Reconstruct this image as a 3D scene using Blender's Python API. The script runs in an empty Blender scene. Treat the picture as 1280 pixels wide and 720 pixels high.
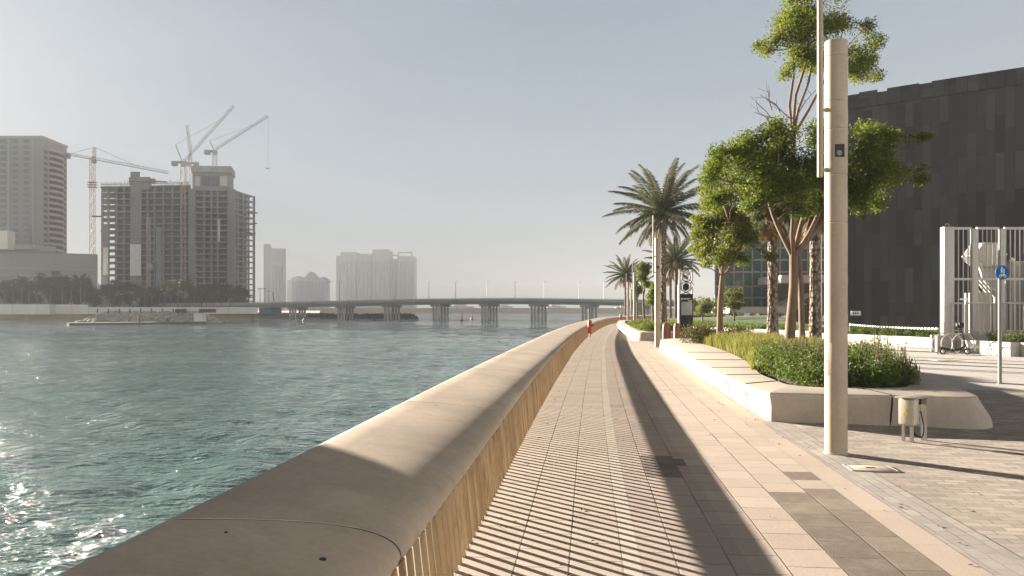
import bpy, bmesh, math, random
import numpy as np
from mathutils import Vector, Matrix
random.seed(7); RNG = np.random.default_rng(11)
C = bpy.context.scene.collection
scene = bpy.context.scene
R = math.radians
H = 1.6; F = 1000.0; HZ = 386.0          # eye height, focal length and horizon row of the photograph (1280 wide)

def P(px, py, d):                         # a photo point at a known distance -> world point
    return Vector(((px-640)/F*d, d, H-(py-HZ)/F*d))
def G(px, py, h=0.0):                     # a photo point known to lie at height h
    d = (H-h)*F/(py-HZ)
    return Vector(((px-640)/F*d, d, h))

# ------------------------------------------------------------------ objects
WL = {}
def tag(o, label=None, cat=None, group=None, kind=None):
    if label: o['label'] = label
    if cat: o['category'] = cat
    if group: o['group'] = group
    if kind: o['kind'] = kind
    return o
def thing(name, label, cat, loc=(0,0,0), group=None):
    o = bpy.data.objects.new(name, None); C.objects.link(o)
    o.empty_display_size = 0.2
    o.location = loc; WL[o.name] = Vector(loc)
    return tag(o, label, cat, group)
def root_of(o):
    while o.parent: o = o.parent
    return o
def dup(o, loc=None, rotz=None, scale=None, label=None, parent=None):
    c = o.copy(); C.objects.link(c)
    if parent: c.parent = parent
    if loc is not None: c.location = loc
    if rotz is not None: c.rotation_euler = (0, 0, rotz)
    if scale is not None: c.scale = scale if hasattr(scale, '__len__') else (scale,)*3
    if label: c['label'] = label
    for ch in list(o.children): dup(ch, parent=c)
    return c

class MB:
    def __init__(s): s.v = []; s.f = []
    def add(s, vs, fs):
        n = len(s.v); s.v += [tuple(v) for v in vs]; s.f += [tuple(i+n for i in f) for f in fs]
        return s
    def box(s, c, size, rz=0.0, M=None):
        x, y, z = size[0]/2, size[1]/2, size[2]/2
        vs = [Vector((a*x, b*y, e*z)) for a in (-1,1) for b in (-1,1) for e in (-1,1)]
        m = M if M is not None else Matrix.Rotation(rz, 3, 'Z')
        vs = [m @ v + Vector(c) for v in vs]
        return s.add(vs, [(0,1,3,2),(4,6,7,5),(0,4,5,1),(2,3,7,6),(0,2,6,4),(1,5,7,3)])
    def beam(s, a, b, w, h):
        a = Vector(a); b = Vector(b); d = b-a
        q = d.to_track_quat('X', 'Z').to_matrix()
        return s.box((a+b)/2, (d.length, w, h), M=q)
    def tube(s, pts, rad, n=8, cap=True, closed=False):
        pts = [Vector(p) for p in pts]; m = len(pts)
        if not hasattr(rad, '__len__'): rad = [rad]*m
        vs = []; fs = []; up = None
        for i, p in enumerate(pts):
            if closed: t = pts[(i+1) % m]-pts[i-1]
            else: t = pts[min(i+1, m-1)]-pts[max(i-1, 0)]
            t.normalize()
            if up is None: up = Vector((0,0,1)) if abs(t.z) < 0.9 else Vector((1,0,0))
            u = t.cross(up)
            if u.length < 1e-4: u = t.cross(Vector((0,1,0)))
            u.normalize(); w = u.cross(t).normalized(); up = w
            for k in range(n):
                a = 2*math.pi*k/n
                vs.append(p+(u*math.cos(a)+w*math.sin(a))*rad[i])
        for i in range(m if closed else m-1):
            j = (i+1) % m
            for k in range(n):
                fs.append((i*n+k, i*n+(k+1) % n, j*n+(k+1) % n, j*n+k))
        if cap and not closed:
            fs.append(tuple(range(n))[::-1]); fs.append(tuple((m-1)*n+k for k in range(n)))
        return s.add(vs, fs)
    def cyl(s, a, b, r0, r1=None, n=16): return s.tube([a, b], [r0, r0 if r1 is None else r1], n)
    def lathe(s, prof, c=(0,0,0), n=32, cap=True):
        vs = []; fs = []; m = len(prof)
        for r, z in prof:
            for k in range(n):
                a = 2*math.pi*k/n
                vs.append((c[0]+r*math.cos(a), c[1]+r*math.sin(a), c[2]+z))
        for i in range(m-1):
            for k in range(n):
                fs.append((i*n+k, i*n+(k+1) % n, (i+1)*n+(k+1) % n, (i+1)*n+k))
        if cap:
            fs.append(tuple(range(n))[::-1]); fs.append(tuple((m-1)*n+k for k in range(n)))
        return s.add(vs, fs)
    def prism(s, poly, z0, z1):
        n = len(poly)
        vs = [(p[0], p[1], z0) for p in poly]+[(p[0], p[1], z1) for p in poly]
        fs = [tuple(range(n))[::-1], tuple(range(n, 2*n))]
        fs += [(i, (i+1) % n, n+(i+1) % n, n+i) for i in range(n)]
        return s.add(vs, fs)
    def loft(s, rings, closed_ring=True, cap=False):
        n = len(rings[0]); vs = [v for r in rings for v in r]; fs = []
        for i in range(len(rings)-1):
            for k in range(n if closed_ring else n-1):
                fs.append((i*n+k, i*n+(k+1) % n, (i+1)*n+(k+1) % n, (i+1)*n+k))
        if cap: fs.append(tuple(range(n))[::-1]); fs.append(tuple((len(rings)-1)*n+k for k in range(n)))
        return s.add(vs, fs)
    def lattice(s, a, b, w, n, r, tri=False):
        a = Vector(a); b = Vector(b); d = (b-a); q = d.to_track_quat('X', 'Z').to_matrix()
        u, v = q @ Vector((0,1,0)), q @ Vector((0,0,1))
        offs = [u*w/2, -u*w/2, v*w*.85] if tri else [(u+v)*w/2, (u-v)*w/2, (-u-v)*w/2, (-u+v)*w/2]
        m = len(offs)
        for o in offs: s.tube([a+o, b+o], r, 4)
        for i in range(n):
            p, q2 = a+d*(i/n), a+d*((i+1)/n)
            for k in range(m):
                o1, o2 = offs[k], offs[(k+1) % m]
                if i % 2: o1, o2 = o2, o1
                s.tube([p+o1, q2+o2], r*.7, 3, cap=False)
        return s
    def build(s, name, mat, parent=None, smooth=None, origin=None, bevel=0.0, bseg=2, label=None):
        v = np.array(s.v, dtype=np.float32).reshape(-1, 3)
        if parent is not None: o0 = WL[root_of(parent).name]
        elif origin is not None: o0 = Vector(origin)
        else:
            c = (v.max(0)+v.min(0))/2; o0 = Vector((float(c[0]), float(c[1]), float(v[:,2].min())))
        me = bpy.data.meshes.new(name)
        me.from_pydata((v-np.array(o0, dtype=np.float32)).tolist(), [], s.f)
        me.materials.append(mat); me.update()
        if bevel:
            bm = bmesh.new(); bm.from_mesh(me)
            bmesh.ops.remove_doubles(bm, verts=bm.verts, dist=1e-5)
            bmesh.ops.recalc_face_normals(bm, faces=bm.faces)
            es = [e for e in bm.edges if len(e.link_faces) == 2 and e.calc_face_angle(0) > R(28)]
            bmesh.ops.bevel(bm, geom=es, offset=bevel, segments=bseg, affect='EDGES', profile=.5, clamp_overlap=True)
            bm.to_mesh(me); bm.free()
        if smooth is not None or bevel:
            me.shade_smooth(); me.set_sharp_from_angle(angle=R(smooth if smooth is not None else 40))
        o = bpy.data.objects.new(name, me); C.objects.link(o)
        if parent is not None: o.parent = parent
        else: o.location = o0; WL[o.name] = Vector(o0)
        if label: o['label'] = label
        return o

def np_mesh(name, v, f, mat, parent=None, origin=None, smooth=False):
    """mesh from numpy arrays; f is an (n,4) or (n,3) index array"""
    v = np.asarray(v, dtype=np.float32)
    if parent is not None: o0 = WL[root_of(parent).name]
    elif origin is not None: o0 = Vector(origin)
    else:
        c = (v.max(0)+v.min(0))/2; o0 = Vector((float(c[0]), float(c[1]), float(v[:,2].min())))
    v = v-np.array(o0, dtype=np.float32)
    me = bpy.data.meshes.new(name)
    k = f.shape[1]
    me.vertices.add(len(v)); me.vertices.foreach_set('co', v.ravel())
    me.loops.add(f.size); me.loops.foreach_set('vertex_index', f.astype(np.int32).ravel())
    me.polygons.add(len(f)); me.polygons.foreach_set('loop_start', np.arange(0, f.size, k, dtype=np.int32))
    me.update(calc_edges=True)
    if smooth: me.polygons.foreach_set('use_smooth', np.ones(len(f), dtype=bool))
    me.materials.append(mat); me.validate()
    o = bpy.data.objects.new(name, me); C.objects.link(o)
    if parent is not None: o.parent = parent
    else: o.location = o0; WL[o.name] = Vector(o0)
    return o

def spline(pts, n=8):
    pts = [Vector(p) for p in pts]; out = []
    for i in range(len(pts)-1):
        p0 = pts[max(i-1, 0)]; p1 = pts[i]; p2 = pts[i+1]; p3 = pts[min(i+2, len(pts)-1)]
        for k in range(n):
            t = k/n
            out.append(.5*((2*p1)+(p2-p0)*t+(2*p0-5*p1+4*p2-p3)*t*t+(3*p1-p0-3*p2+p3)*t**3))
    out.append(pts[-1]); return out

# ------------------------------------------------------------------ materials
class NT:
    def __init__(s, name):
        s.m = bpy.data.materials.new(name); s.m.use_nodes = True
        s.t = s.m.node_tree; s.t.nodes.clear()
        s.out = s.n('ShaderNodeOutputMaterial')
    def n(s, typ, **kw):
        nd = s.t.nodes.new(typ)
        for k, v in kw.items():
            if k.startswith('i_'):
                key = k[2:]; key = int(key) if key.isdigit() else key.replace('_', ' ')
                nd.inputs[key].default_value = v
            else: setattr(nd, k, v)
        return nd
    def l(s, a, b): s.t.links.new(a, b)
    def mix(s, fac, a, b, blend='MIX'):
        nd = s.n('ShaderNodeMix', data_type='RGBA', blend_type=blend)
        for sock, val in ((nd.inputs[0], fac), (nd.inputs[6], a), (nd.inputs[7], b)):
            if hasattr(val, 'is_linked'): s.l(val, sock)
            elif isinstance(val, (int, float)): sock.default_value = val
            else: sock.default_value = (*val[:3], 1)
        return nd.outputs[2]
    def math(s, op, a, b=0.0, c=0.0):
        nd = s.n('ShaderNodeMath', operation=op)
        for i, val in enumerate((a, b, c)):
            if hasattr(val, 'is_linked'): s.l(val, nd.inputs[i])
            else: nd.inputs[i].default_value = val
        return nd.outputs[0]
    def ramp(s, fac, lo, hi):
        nd = s.n('ShaderNodeMapRange'); nd.inputs[1].default_value = lo; nd.inputs[2].default_value = hi
        s.l(fac, nd.inputs[0]); return nd.outputs[0]
    def noise(s, vec, scale, detail=4, rough=.55):
        nd = s.n('ShaderNodeTexNoise'); nd.inputs['Scale'].default_value = scale
        nd.inputs['Detail'].default_value = detail; nd.inputs['Roughness'].default_value = rough
        s.l(vec, nd.inputs['Vector']); return nd.outputs['Fac']
    def coord(s, which='Object', rot=0.0, scale=(1,1,1)):
        tc = s.n('ShaderNodeTexCoord'); o = tc.outputs[which]
        if rot or scale != (1,1,1):
            mp = s.n('ShaderNodeMapping'); mp.inputs['Rotation'].default_value = (0,0,rot); mp.inputs['Scale'].default_value = scale
            s.l(o, mp.inputs[0]); o = mp.outputs[0]
        return o
    def bsdf(s, col, rough=.7, metal=0.0, bump=None, bstr=.2, bdist=.01, spec=.4, normal=None):
        b = s.n('ShaderNodeBsdfPrincipled')
        for key, val in (('Base Color', col), ('Roughness', rough), ('Metallic', metal), ('Specular IOR Level', spec)):
            if hasattr(val, 'is_linked'): s.l(val, b.inputs[key])
            elif key == 'Base Color': b.inputs[key].default_value = (*val[:3], 1)
            else: b.inputs[key].default_value = val
        if bump is not None:
            bp = s.n('ShaderNodeBump'); bp.inputs['Strength'].default_value = bstr; bp.inputs['Distance'].default_value = bdist
            s.l(bump, bp.inputs['Height']); s.l(bp.outputs[0], b.inputs['Normal'])
        s.l(b.outputs[0], s.out.inputs[0]); s.b = b
        return s.m

def plain(name, col, rough=.6, var=.15, scale=3.0, metal=0.0, bstr=.1, bdist=.005, spec=.4, coord='Object', vscale=(1,1,1)):
    t = NT(name); co = t.coord(coord, scale=vscale)
    n1 = t.noise(co, scale, 5); n2 = t.noise(co, scale*9, 3)
    a = t.math('MULTIPLY_ADD', n1, .7, 0); a = t.math('MULTIPLY_ADD', n2, .3, a)
    c = t.mix(t.ramp(a, .3, .7), [x*(1-var) for x in col], [min(1, x*(1+var*.8)) for x in col])
    return t.bsdf(c, rough, metal, n2, bstr, bdist, spec)

def concrete(name, col, stain=.35, rough=.75, pits=True):
    """cast concrete: cloudy tone, vertical weather streaks, small blow holes"""
    t = NT(name); co = t.coord('Object'); st = t.coord('Object', scale=(1,1,.12))
    big = t.ramp(t.noise(co, .9, 6, .6), .32, .7); fine = t.noise(co, 28, 4); streak = t.ramp(t.noise(st, 7, 4, .6), .5, .8)
    c = t.mix(big, [x*(1-stain*.45) for x in col], [min(1, x*1.06) for x in col])
    c = t.mix(t.math('MULTIPLY', streak, stain*.5), c, [col[0]*.55, col[1]*.5, col[2]*.43])
    c = t.mix(t.ramp(fine, .35, .75), t.mix(1.0, c, (.9,.9,.9), 'MULTIPLY'), c)
    sp_ = t.ramp(t.noise(co, 3.3, 7, .7), .58, .72); c = t.mix(t.math('MULTIPLY', sp_, stain*.75), c, [col[0]*.5, col[1]*.47, col[2]*.42])
    sp2 = t.ramp(t.noise(co, 2.1, 6, .65), .60, .75); c = t.mix(t.math('MULTIPLY', sp2, stain*.6), c, [min(1, col[0]*1.2), min(1, col[1]*1.22), min(1, col[2]*1.25)])
    h = fine
    if pits:
        vo = t.n('ShaderNodeTexVoronoi'); vo.inputs['Scale'].default_value = 9; t.l(co, vo.inputs['Vector'])
        pit = t.ramp(t.math('ADD', vo.outputs['Distance'], t.math('MULTIPLY', t.noise(co, 1.2, 2), .09)), .055, .085)
        c = t.mix(pit, [x*.4 for x in col], c)
        h = t.math('MULTIPLY_ADD', pit, .6, fine)
    return t.bsdf(c, rough, 0, h, .18, .004, .35)

def leaf_mat(name, c1, c2, trans=.35, c3=None):
    t = NT(name); g = t.n('ShaderNodeNewGeometry'); co = t.coord('Object')
    c = t.mix(g.outputs['Random Per Island'], c1, c2)
    c = t.mix(t.ramp(t.noise(co, .7, 3), .42, .66), c, c3 or c2)
    b = t.n('ShaderNodeBsdfPrincipled'); b.inputs['Roughness'].default_value = .6; b.inputs['Specular IOR Level'].default_value = .16
    t.l(c, b.inputs['Base Color'])
    tr = t.n('ShaderNodeBsdfTranslucent'); t.l(t.mix(.5, c, (c2[0]*1.6, c2[1]*1.5, c2[2]*.6)), tr.inputs[0])
    mx = t.n('ShaderNodeMixShader'); mx.inputs[0].default_value = trans
    t.l(b.outputs[0], mx.inputs[1]); t.l(tr.outputs[0], mx.inputs[2]); t.l(mx.outputs[0], t.out.inputs[0])
    return t.m

def brick_mat(name, c1, c2, mortar, bw, rh, ms, rot=0.0, coord='Object', swap=False, patch=None, rough=.8, dirt=.3, offset=.5, bump=.5, vertical=False):
    t = NT(name); tc = t.n('ShaderNodeTexCoord'); o = tc.outputs[coord]
    if swap or vertical:
        sp = t.n('ShaderNodeSeparateXYZ'); cb = t.n('ShaderNodeCombineXYZ'); t.l(o, sp.inputs[0])
        if vertical: t.l(sp.outputs[2], cb.inputs[0]); t.l(sp.outputs[0], cb.inputs[1])
        else: t.l(sp.outputs[1], cb.inputs[0]); t.l(sp.outputs[0], cb.inputs[1])
        o2 = cb.outputs[0]
    else: o2 = o
    if rot:
        mp = t.n('ShaderNodeMapping'); mp.inputs['Rotation'].default_value = (0,0,rot); t.l(o2, mp.inputs[0]); o2 = mp.outputs[0]
    br = t.n('ShaderNodeTexBrick'); t.l(o2, br.inputs['Vector'])
    br.offset = offset; br.inputs['Scale'].default_value = 1; br.inputs['Brick Width'].default_value = bw
    br.inputs['Row Height'].default_value = rh; br.inputs['Mortar Size'].default_value = ms; br.inputs['Mortar Smooth'].default_value = .15
    br.inputs['Color1'].default_value = (0,0,0,1); br.inputs['Color2'].default_value = (1,1,1,1); br.inputs['Mortar'].default_value = (.5,.5,.5,1)
    n1 = t.noise(o, .45, 5, .6); n2 = t.noise(o, 55, 3); n3 = t.noise(o, 3.2, 4)
    c = t.mix(br.outputs['Color'], c1, c2)
    if patch:   # separate stones gone dark and rough where weathering gathers
        pm = t.math('MULTIPLY', t.ramp(t.noise(o, patch[0], 3), patch[1], patch[1]+.05), t.ramp(br.outputs['Color'], .35, .45))
        c = t.mix(t.math('MULTIPLY', pm, patch[3]), c, patch[2])
    c = t.mix(t.math('MULTIPLY', t.ramp(n1, .45, .75), dirt), c, [x*.55 for x in c1])
    c = t.mix(t.math('MULTIPLY', t.ramp(n3, .5, .8), dirt*.6), c, [min(1, x*1.15) for x in c2])
    c = t.mix(t.ramp(n2, .3, .7), t.mix(1.0, c, (.86,.86,.86), 'MULTIPLY'), c)
    brk = t.ramp(t.noise(o, 1.7, 4), .42, .6)      # joints filled with sand in places
    c = t.mix(t.math('MULTIPLY', br.outputs['Fac'], t.math('MULTIPLY_ADD', brk, .65, .35)), c, mortar)
    h = t.math('SUBTRACT', t.math('MULTIPLY', n2, .35), br.outputs['Fac'])
    h = t.math('MULTIPLY_ADD', br.outputs['Color'], .25, h)
    return t.bsdf(c, rough, 0, h, bump, .006, .3)

def slab_mat(name, c1, c2, mortar, bw, rh, ms, patch=None, dark=(.105,.083,.062), few=.80, rough=.8):
    """pavers laid along the path in UV metres: every stone has its own tone, some have weathered dark"""
    t = NT(name); tc = t.n('ShaderNodeTexCoord'); sp = t.n('ShaderNodeSeparateXYZ'); t.l(tc.outputs['UV'], sp.inputs[0]); o = tc.outputs['Object']
    V = t.math('DIVIDE', sp.outputs[0], rh); row = t.math('FLOOR', V)
    U = t.math('MULTIPLY_ADD', t.math('MODULO', row, 2.0), .43, t.math('DIVIDE', sp.outputs[1], bw)); col = t.math('FLOOR', U)
    fx = t.math('MULTIPLY', t.math('FRACT', U), bw); fy = t.math('MULTIPLY', t.math('FRACT', V), rh)
    wob = t.math('MULTIPLY', t.noise(o, 30, 3), .006)
    e = t.math('MINIMUM', t.math('MINIMUM', fx, t.math('SUBTRACT', bw, fx)), t.math('MINIMUM', fy, t.math('SUBTRACT', rh, fy)))
    e = t.math('ADD', e, t.math('SUBTRACT', wob, .003))
    joint = t.n('ShaderNodeMapRange'); joint.inputs[1].default_value = ms*1.35; joint.inputs[2].default_value = ms*.4; t.l(e, joint.inputs[0]); J_ = joint.outputs[0]
    cb = t.n('ShaderNodeCombineXYZ'); t.l(col, cb.inputs[0]); t.l(row, cb.inputs[1])
    wn = t.n('ShaderNodeTexWhiteNoise', noise_dimensions='2D'); t.l(cb.outputs[0], wn.inputs['Vector']); rnd = wn.outputs['Value']
    cc = t.n('ShaderNodeCombineXYZ'); t.l(t.math('MULTIPLY', col, bw), cc.inputs[1]); t.l(t.math('MULTIPLY', row, rh), cc.inputs[0])
    cn = t.noise(cc.outputs[0], .5, 3)
    c = t.mix(rnd, c1, c2)
    n1 = t.noise(o, .55, 5, .62); n2 = t.noise(o, 60, 3); n3 = t.noise(o, 4.5, 5, .6)
    pm = t.math('ADD', t.math('MULTIPLY', rnd, .55), t.math('MULTIPLY', cn, .7))
    if patch:
        dx = t.math('DIVIDE', t.math('SUBTRACT', t.math('MULTIPLY', row, rh), patch[0]), patch[2]); dy = t.math('DIVIDE', t.math('SUBTRACT', t.math('MULTIPLY', col, bw), patch[1]), patch[3])
        dd = t.math('SQRT', t.math('ADD', t.math('MULTIPLY', dx, dx), t.math('MULTIPLY', dy, dy)))
        near = t.n('ShaderNodeMapRange'); near.inputs[1].default_value = 1.25; near.inputs[2].default_value = .3; near.inputs[4].default_value = .85; t.l(dd, near.inputs[0])
        pm = t.math('ADD', pm, near.outputs[0])
    pk = t.ramp(pm, few+.17, few+.30)
    rough_w = t.ramp(n3, .3, .62)
    c = t.mix(t.math('MULTIPLY', pk, t.math('ADD', t.math('MULTIPLY', rough_w, .25), t.math('MULTIPLY_ADD', rnd, .35, .38))), c, dark)
    c = t.mix(t.math('MULTIPLY', t.ramp(n1, .48, .72), .22), c, [x*.6 for x in c1])
    c = t.mix(t.math('MULTIPLY', t.ramp(n3, .55, .78), .3), c, [min(1, x*1.12) for x in c2])
    c = t.mix(t.ramp(n2, .3, .7), t.mix(1.0, c, (.87,.87,.87), 'MULTIPLY'), c)
    brk = t.ramp(t.noise(o, 1.3, 4), .40, .62)
    c = t.mix(t.math('MULTIPLY', J_, t.math('MULTIPLY_ADD', brk, .6, .4)), c, mortar)
    h = t.math('SUBTRACT', t.math('MULTIPLY', n2, .3), t.math('MULTIPLY', J_, .35)); h = t.math('MULTIPLY_ADD', rnd, .35, h); h = t.math('MULTIPLY_ADD', t.math('MULTIPLY', pk, n3), -.5, h)
    return t.bsdf(c, rough, 0, h, .7, .006, .3)

M = {}
M['cap'] = concrete('parapet concrete', (.52,.425,.325), .55)
def fin_mat():
    t = NT('parapet slat concrete'); g = t.n('ShaderNodeNewGeometry'); co = t.coord('Object', scale=(1,1,.2)); n_ = t.noise(co, 14, 5, .65)
    c = t.mix(g.outputs['Random Per Island'], (.31,.225,.135), (.47,.355,.225)); c = t.mix(t.ramp(n_, .5, .72), c, (.20,.14,.085))
    return t.bsdf(c, .85, 0, n_, .4, .004, .25)
M['fin'] = fin_mat()
M['bench'] = concrete('planter concrete', (.46,.40,.33), .42)
M['quay'] = concrete('quay concrete', (.3,.27,.23), .6)
M['white_conc'] = concrete('pale render', (.47,.44,.395), .25, pits=False)
M['pole'] = concrete('cream painted steel', (.42,.35,.26), .4, .5, pits=False)
M['steel'] = plain('galvanised steel', (.33,.30,.26), .45, .15, 6, .3)
M['grey_steel'] = plain('grey painted steel', (.22,.21,.18), .5, .12, 5)
M['white_steel'] = plain('white painted steel', (.42,.405,.38), .45, .1, 4)
M['dark_steel'] = plain('dark grey steel', (.035,.033,.03), .5, .2, 6)
M['black'] = plain('black enamel', (.012,.012,.013), .5, .2, 6, spec=.18)
M['rubber'] = plain('black rubber', (.018,.018,.018), .75, .2, 8)
M['glassdark'] = plain('smoked plastic', (.014,.013,.013), .4, .1, 4, spec=.25)
M['cream_box'] = plain('cream cabinet enamel', (.44,.395,.315), .45, .08, 4)
M['red'] = plain('red enamel', (.42,.035,.02), .45, .15, 5)
M['redbrown'] = plain('red brown paint', (.24,.07,.045), .55, .15, 7)
M['blue_sign'] = plain('blue sign film', (.006,.085,.27), .6, .05, 3, spec=.15)
M['white_paint'] = plain('white paint', (.75,.75,.73), .5, .05, 5)
M['yellow'] = plain('yellow mark', (.62,.42,.04), .5, .1, 6)
M['lamp_glass'] = plain('opal lamp diffuser', (.62,.58,.50), .35, .06, 3)
M['bark'] = plain('light brown bark', (.17,.115,.075), .9, .4, 9, bstr=.6, bdist=.02, vscale=(1,1,.3))
M['twig'] = plain('grey twig bark', (.15,.11,.08), .9, .25, 9)
M['soil'] = plain('planter soil', (.09,.065,.04), .95, .35, 7, bstr=.8, bdist=.03)
M['leafA'] = leaf_mat('tree leaves', (.038,.068,.014), (.12,.155,.028), .42, (.075,.11,.02))
M['leafB'] = leaf_mat('bright tree leaves', (.05,.082,.014), (.15,.18,.032), .42)
M['leafD'] = leaf_mat('dark hedge leaves', (.032,.062,.015), (.10,.145,.03), .3)
M['leafO'] = leaf_mat('olive bush leaves', (.06,.065,.02), (.13,.12,.035), .25, (.13,.085,.04))
M['leafFar'] = leaf_mat('distant foliage', (.03,.042,.02), (.06,.07,.03), .2)
M['palm'] = leaf_mat('date palm leaflets', (.05,.056,.028), (.12,.124,.064), .22, (.085,.09,.045))
M['palmdead'] = leaf_mat('dry frond', (.16,.10,.05), (.22,.15,.08), .2)
M['grass'] = leaf_mat('ornamental grass', (.085,.115,.026), (.20,.20,.06), .35, (.16,.14,.05))
M['lawn'] = leaf_mat('lawn blades', (.05,.10,.02), (.10,.16,.03), .3)
M['litter'] = plain('dry leaf litter', (.10,.065,.035), .9, .5, 4)
M['sand'] = plain('beach sand', (.46,.35,.22), .9, .12, .25, bstr=.2)
M['bank'] = plain('bank earth', (.30,.24,.17), .95, .2, .08)
M['rock'] = plain('groyne boulders', (.38,.35,.30), .9, .45, .9, bstr=.4, bdist=.1)
M['darkrock'] = plain('dark breakwater stone', (.075,.07,.06), .9, .4, .8, bstr=.4, bdist=.1)
M['hoard'] = plain('white hoarding panels', (.62,.60,.56), .6, .12, .15)
M['bluehoard'] = plain('blue hoarding', (.08,.22,.34), .6, .2, .3)
M['rawconc'] = plain('raw frame concrete', (.215,.21,.205), .9, .25, .2)
M['rawshade'] = plain('painted core shade', (.095,.093,.09), .95, .25, .2)  # core concrete coloured darker to stand in for shade between the slabs
M['plantgrey'] = plain('plant casing paint', (.30,.29,.275), .5, .1, 3)
M['rawdark'] = plain('shuttered core concrete', (.19,.187,.183), .9, .2, .2)
M['clad'] = plain('white cladding sheet', (.62,.60,.56), .6, .08, .3)
M['hotel'] = plain('hotel stone', (.27,.262,.252), .85, .1, .1)
M['hotel2'] = plain('hotel pale stone', (.34,.325,.30), .85, .1, .1)
M['hotelglass'] = plain('hotel window glass', (.15,.18,.19), .15, .2, .15, spec=.6)
M['darkopen'] = plain('painted opening shade', (.07,.065,.06), .7, .2, .3)  # dark colour standing in for shade inside loggias and other openings
M['fartower'] = plain('far tower cladding', (.34,.34,.34), .7, .06, .02)
M['farglass'] = plain('far tower glazing', (.25,.265,.28), .25, .1, .02, spec=.5)
M['crane_y'] = plain('crane yellow paint', (.36,.27,.16), .6, .15, 1)
M['crane_r'] = plain('crane red paint', (.34,.17,.13), .6, .15, 1)
M['crane_w'] = plain('crane grey white paint', (.28,.27,.26), .6, .15, 1)
M['bridge'] = plain('bridge concrete', (.40,.385,.36), .85, .12, .2)
M['roof'] = plain('beige roof sheet', (.32,.28,.22), .8, .1, .3)
M['lowbldg'] = plain('pale plaster', (.45,.41,.35), .85, .08, .05)
M['tape_w'] = plain('white tape', (.72,.70,.68), .5, .05, 5)
# ------------------------------------------------------------------ camera, sun, sky, air
SUN_AZ = R(45); SUN_EL = R(12.2)          # to the left of the view, low
cam = bpy.data.objects.new('camera', bpy.data.cameras.new('camera')); C.objects.link(cam)
cam.location = (0, 0, H); cam.rotation_euler = (R(90), 0, 0)
cam.data.sensor_width = 36; cam.data.lens = 36*F/1280; cam.data.shift_y = (HZ-360)/1280
cam.data.clip_end = 8000; cam.data.clip_start = .05
scene.camera = cam
sun = bpy.data.objects.new('sun', bpy.data.lights.new('sun', 'SUN')); C.objects.link(sun)
sun.data.energy = 5.0; sun.data.angle = R(.45); sun.data.color = (1.0, .88, .745)
sdir = Vector((-math.sin(SUN_AZ)*math.cos(SUN_EL), math.cos(SUN_AZ)*math.cos(SUN_EL), math.sin(SUN_EL)))
sun.rotation_euler = sdir.to_track_quat('Z', 'Y').to_euler(); sun.location = (-30, 30, 40)
w = bpy.data.worlds.new('World'); scene.world = w; w.use_nodes = True
nt = w.node_tree; nt.nodes.clear()
sk = nt.nodes.new('ShaderNodeTexSky'); sk.sky_type = 'NISHITA'; sk.sun_disc = False
sk.sun_elevation = SUN_EL; sk.sun_rotation = -SUN_AZ; sk.air_density = 1.0; sk.dust_density = 1.2; sk.ozone_density = 1.5
hs = nt.nodes.new('ShaderNodeHueSaturation'); hs.inputs['Saturation'].default_value = .8
gm = nt.nodes.new('ShaderNodeGamma'); gm.inputs[1].default_value = .36; hs.inputs['Value'].default_value = .63
bg = nt.nodes.new('ShaderNodeBackground'); bg.inputs['Strength'].default_value = .06
wo = nt.nodes.new('ShaderNodeOutputWorld')
nt.links.new(sk.outputs[0], gm.inputs[0]); nt.links.new(gm.outputs[0], hs.inputs['Color'])
tcw = nt.nodes.new('ShaderNodeTexCoord'); sxyz = nt.nodes.new('ShaderNodeSeparateXYZ'); nt.links.new(tcw.outputs['Generated'], sxyz.inputs[0])
zr_ = nt.nodes.new('ShaderNodeMapRange'); zr_.interpolation_type = 'SMOOTHSTEP'; zr_.inputs[1].default_value = .36; zr_.inputs[2].default_value = .62; zr_.inputs[3].default_value = 1.0; zr_.inputs[4].default_value = .12
nt.links.new(sxyz.outputs[2], zr_.inputs[0])          # a hazy sky: pale low down, deeper overhead
cool = nt.nodes.new('ShaderNodeMix'); cool.data_type = 'RGBA'; cool.blend_type = 'MULTIPLY'; cool.inputs[0].default_value = 1; cool.inputs[7].default_value = (.90,.985,1.09,1)
wisp = nt.nodes.new('ShaderNodeTexNoise'); wisp.inputs['Scale'].default_value = 2.6; wisp.inputs['Detail'].default_value = 5
wm = nt.nodes.new('ShaderNodeMapping'); wm.inputs['Scale'].default_value = (1,1,3.2); nt.links.new(tcw.outputs['Generated'], wm.inputs[0]); nt.links.new(wm.outputs[0], wisp.inputs['Vector'])
wr = nt.nodes.new('ShaderNodeMapRange'); wr.inputs[1].default_value = .3; wr.inputs[2].default_value = .7; wr.inputs[3].default_value = .95; wr.inputs[4].default_value = 1.05; nt.links.new(wisp.outputs['Fac'], wr.inputs[0])
wmul = nt.nodes.new('ShaderNodeMath'); wmul.operation = 'MULTIPLY'; nt.links.new(wr.outputs[0], wmul.inputs[0]); nt.links.new(zr_.outputs[0], wmul.inputs[1])   # faint uneven veil
dim = nt.nodes.new('ShaderNodeVectorMath'); dim.operation = 'SCALE'
nt.links.new(hs.outputs[0], cool.inputs[6]); nt.links.new(cool.outputs[2], dim.inputs[0]); nt.links.new(wmul.outputs[0], dim.inputs['Scale']); nt.links.new(dim.outputs[0], bg.inputs[0]); nt.links.new(bg.outputs[0], wo.inputs[0])
scene.view_settings.view_transform = 'Standard'; scene.view_settings.look = 'None'
scene.view_settings.exposure = 2.95; scene.view_settings.gamma = 1; scene.view_settings.use_curve_mapping = False
cy = scene.cycles
cy.use_denoising = True; cy.max_bounces = 6; cy.diffuse_bounces = 3; cy.glossy_bounces = 3; cy.transmission_bounces = 4
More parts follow.
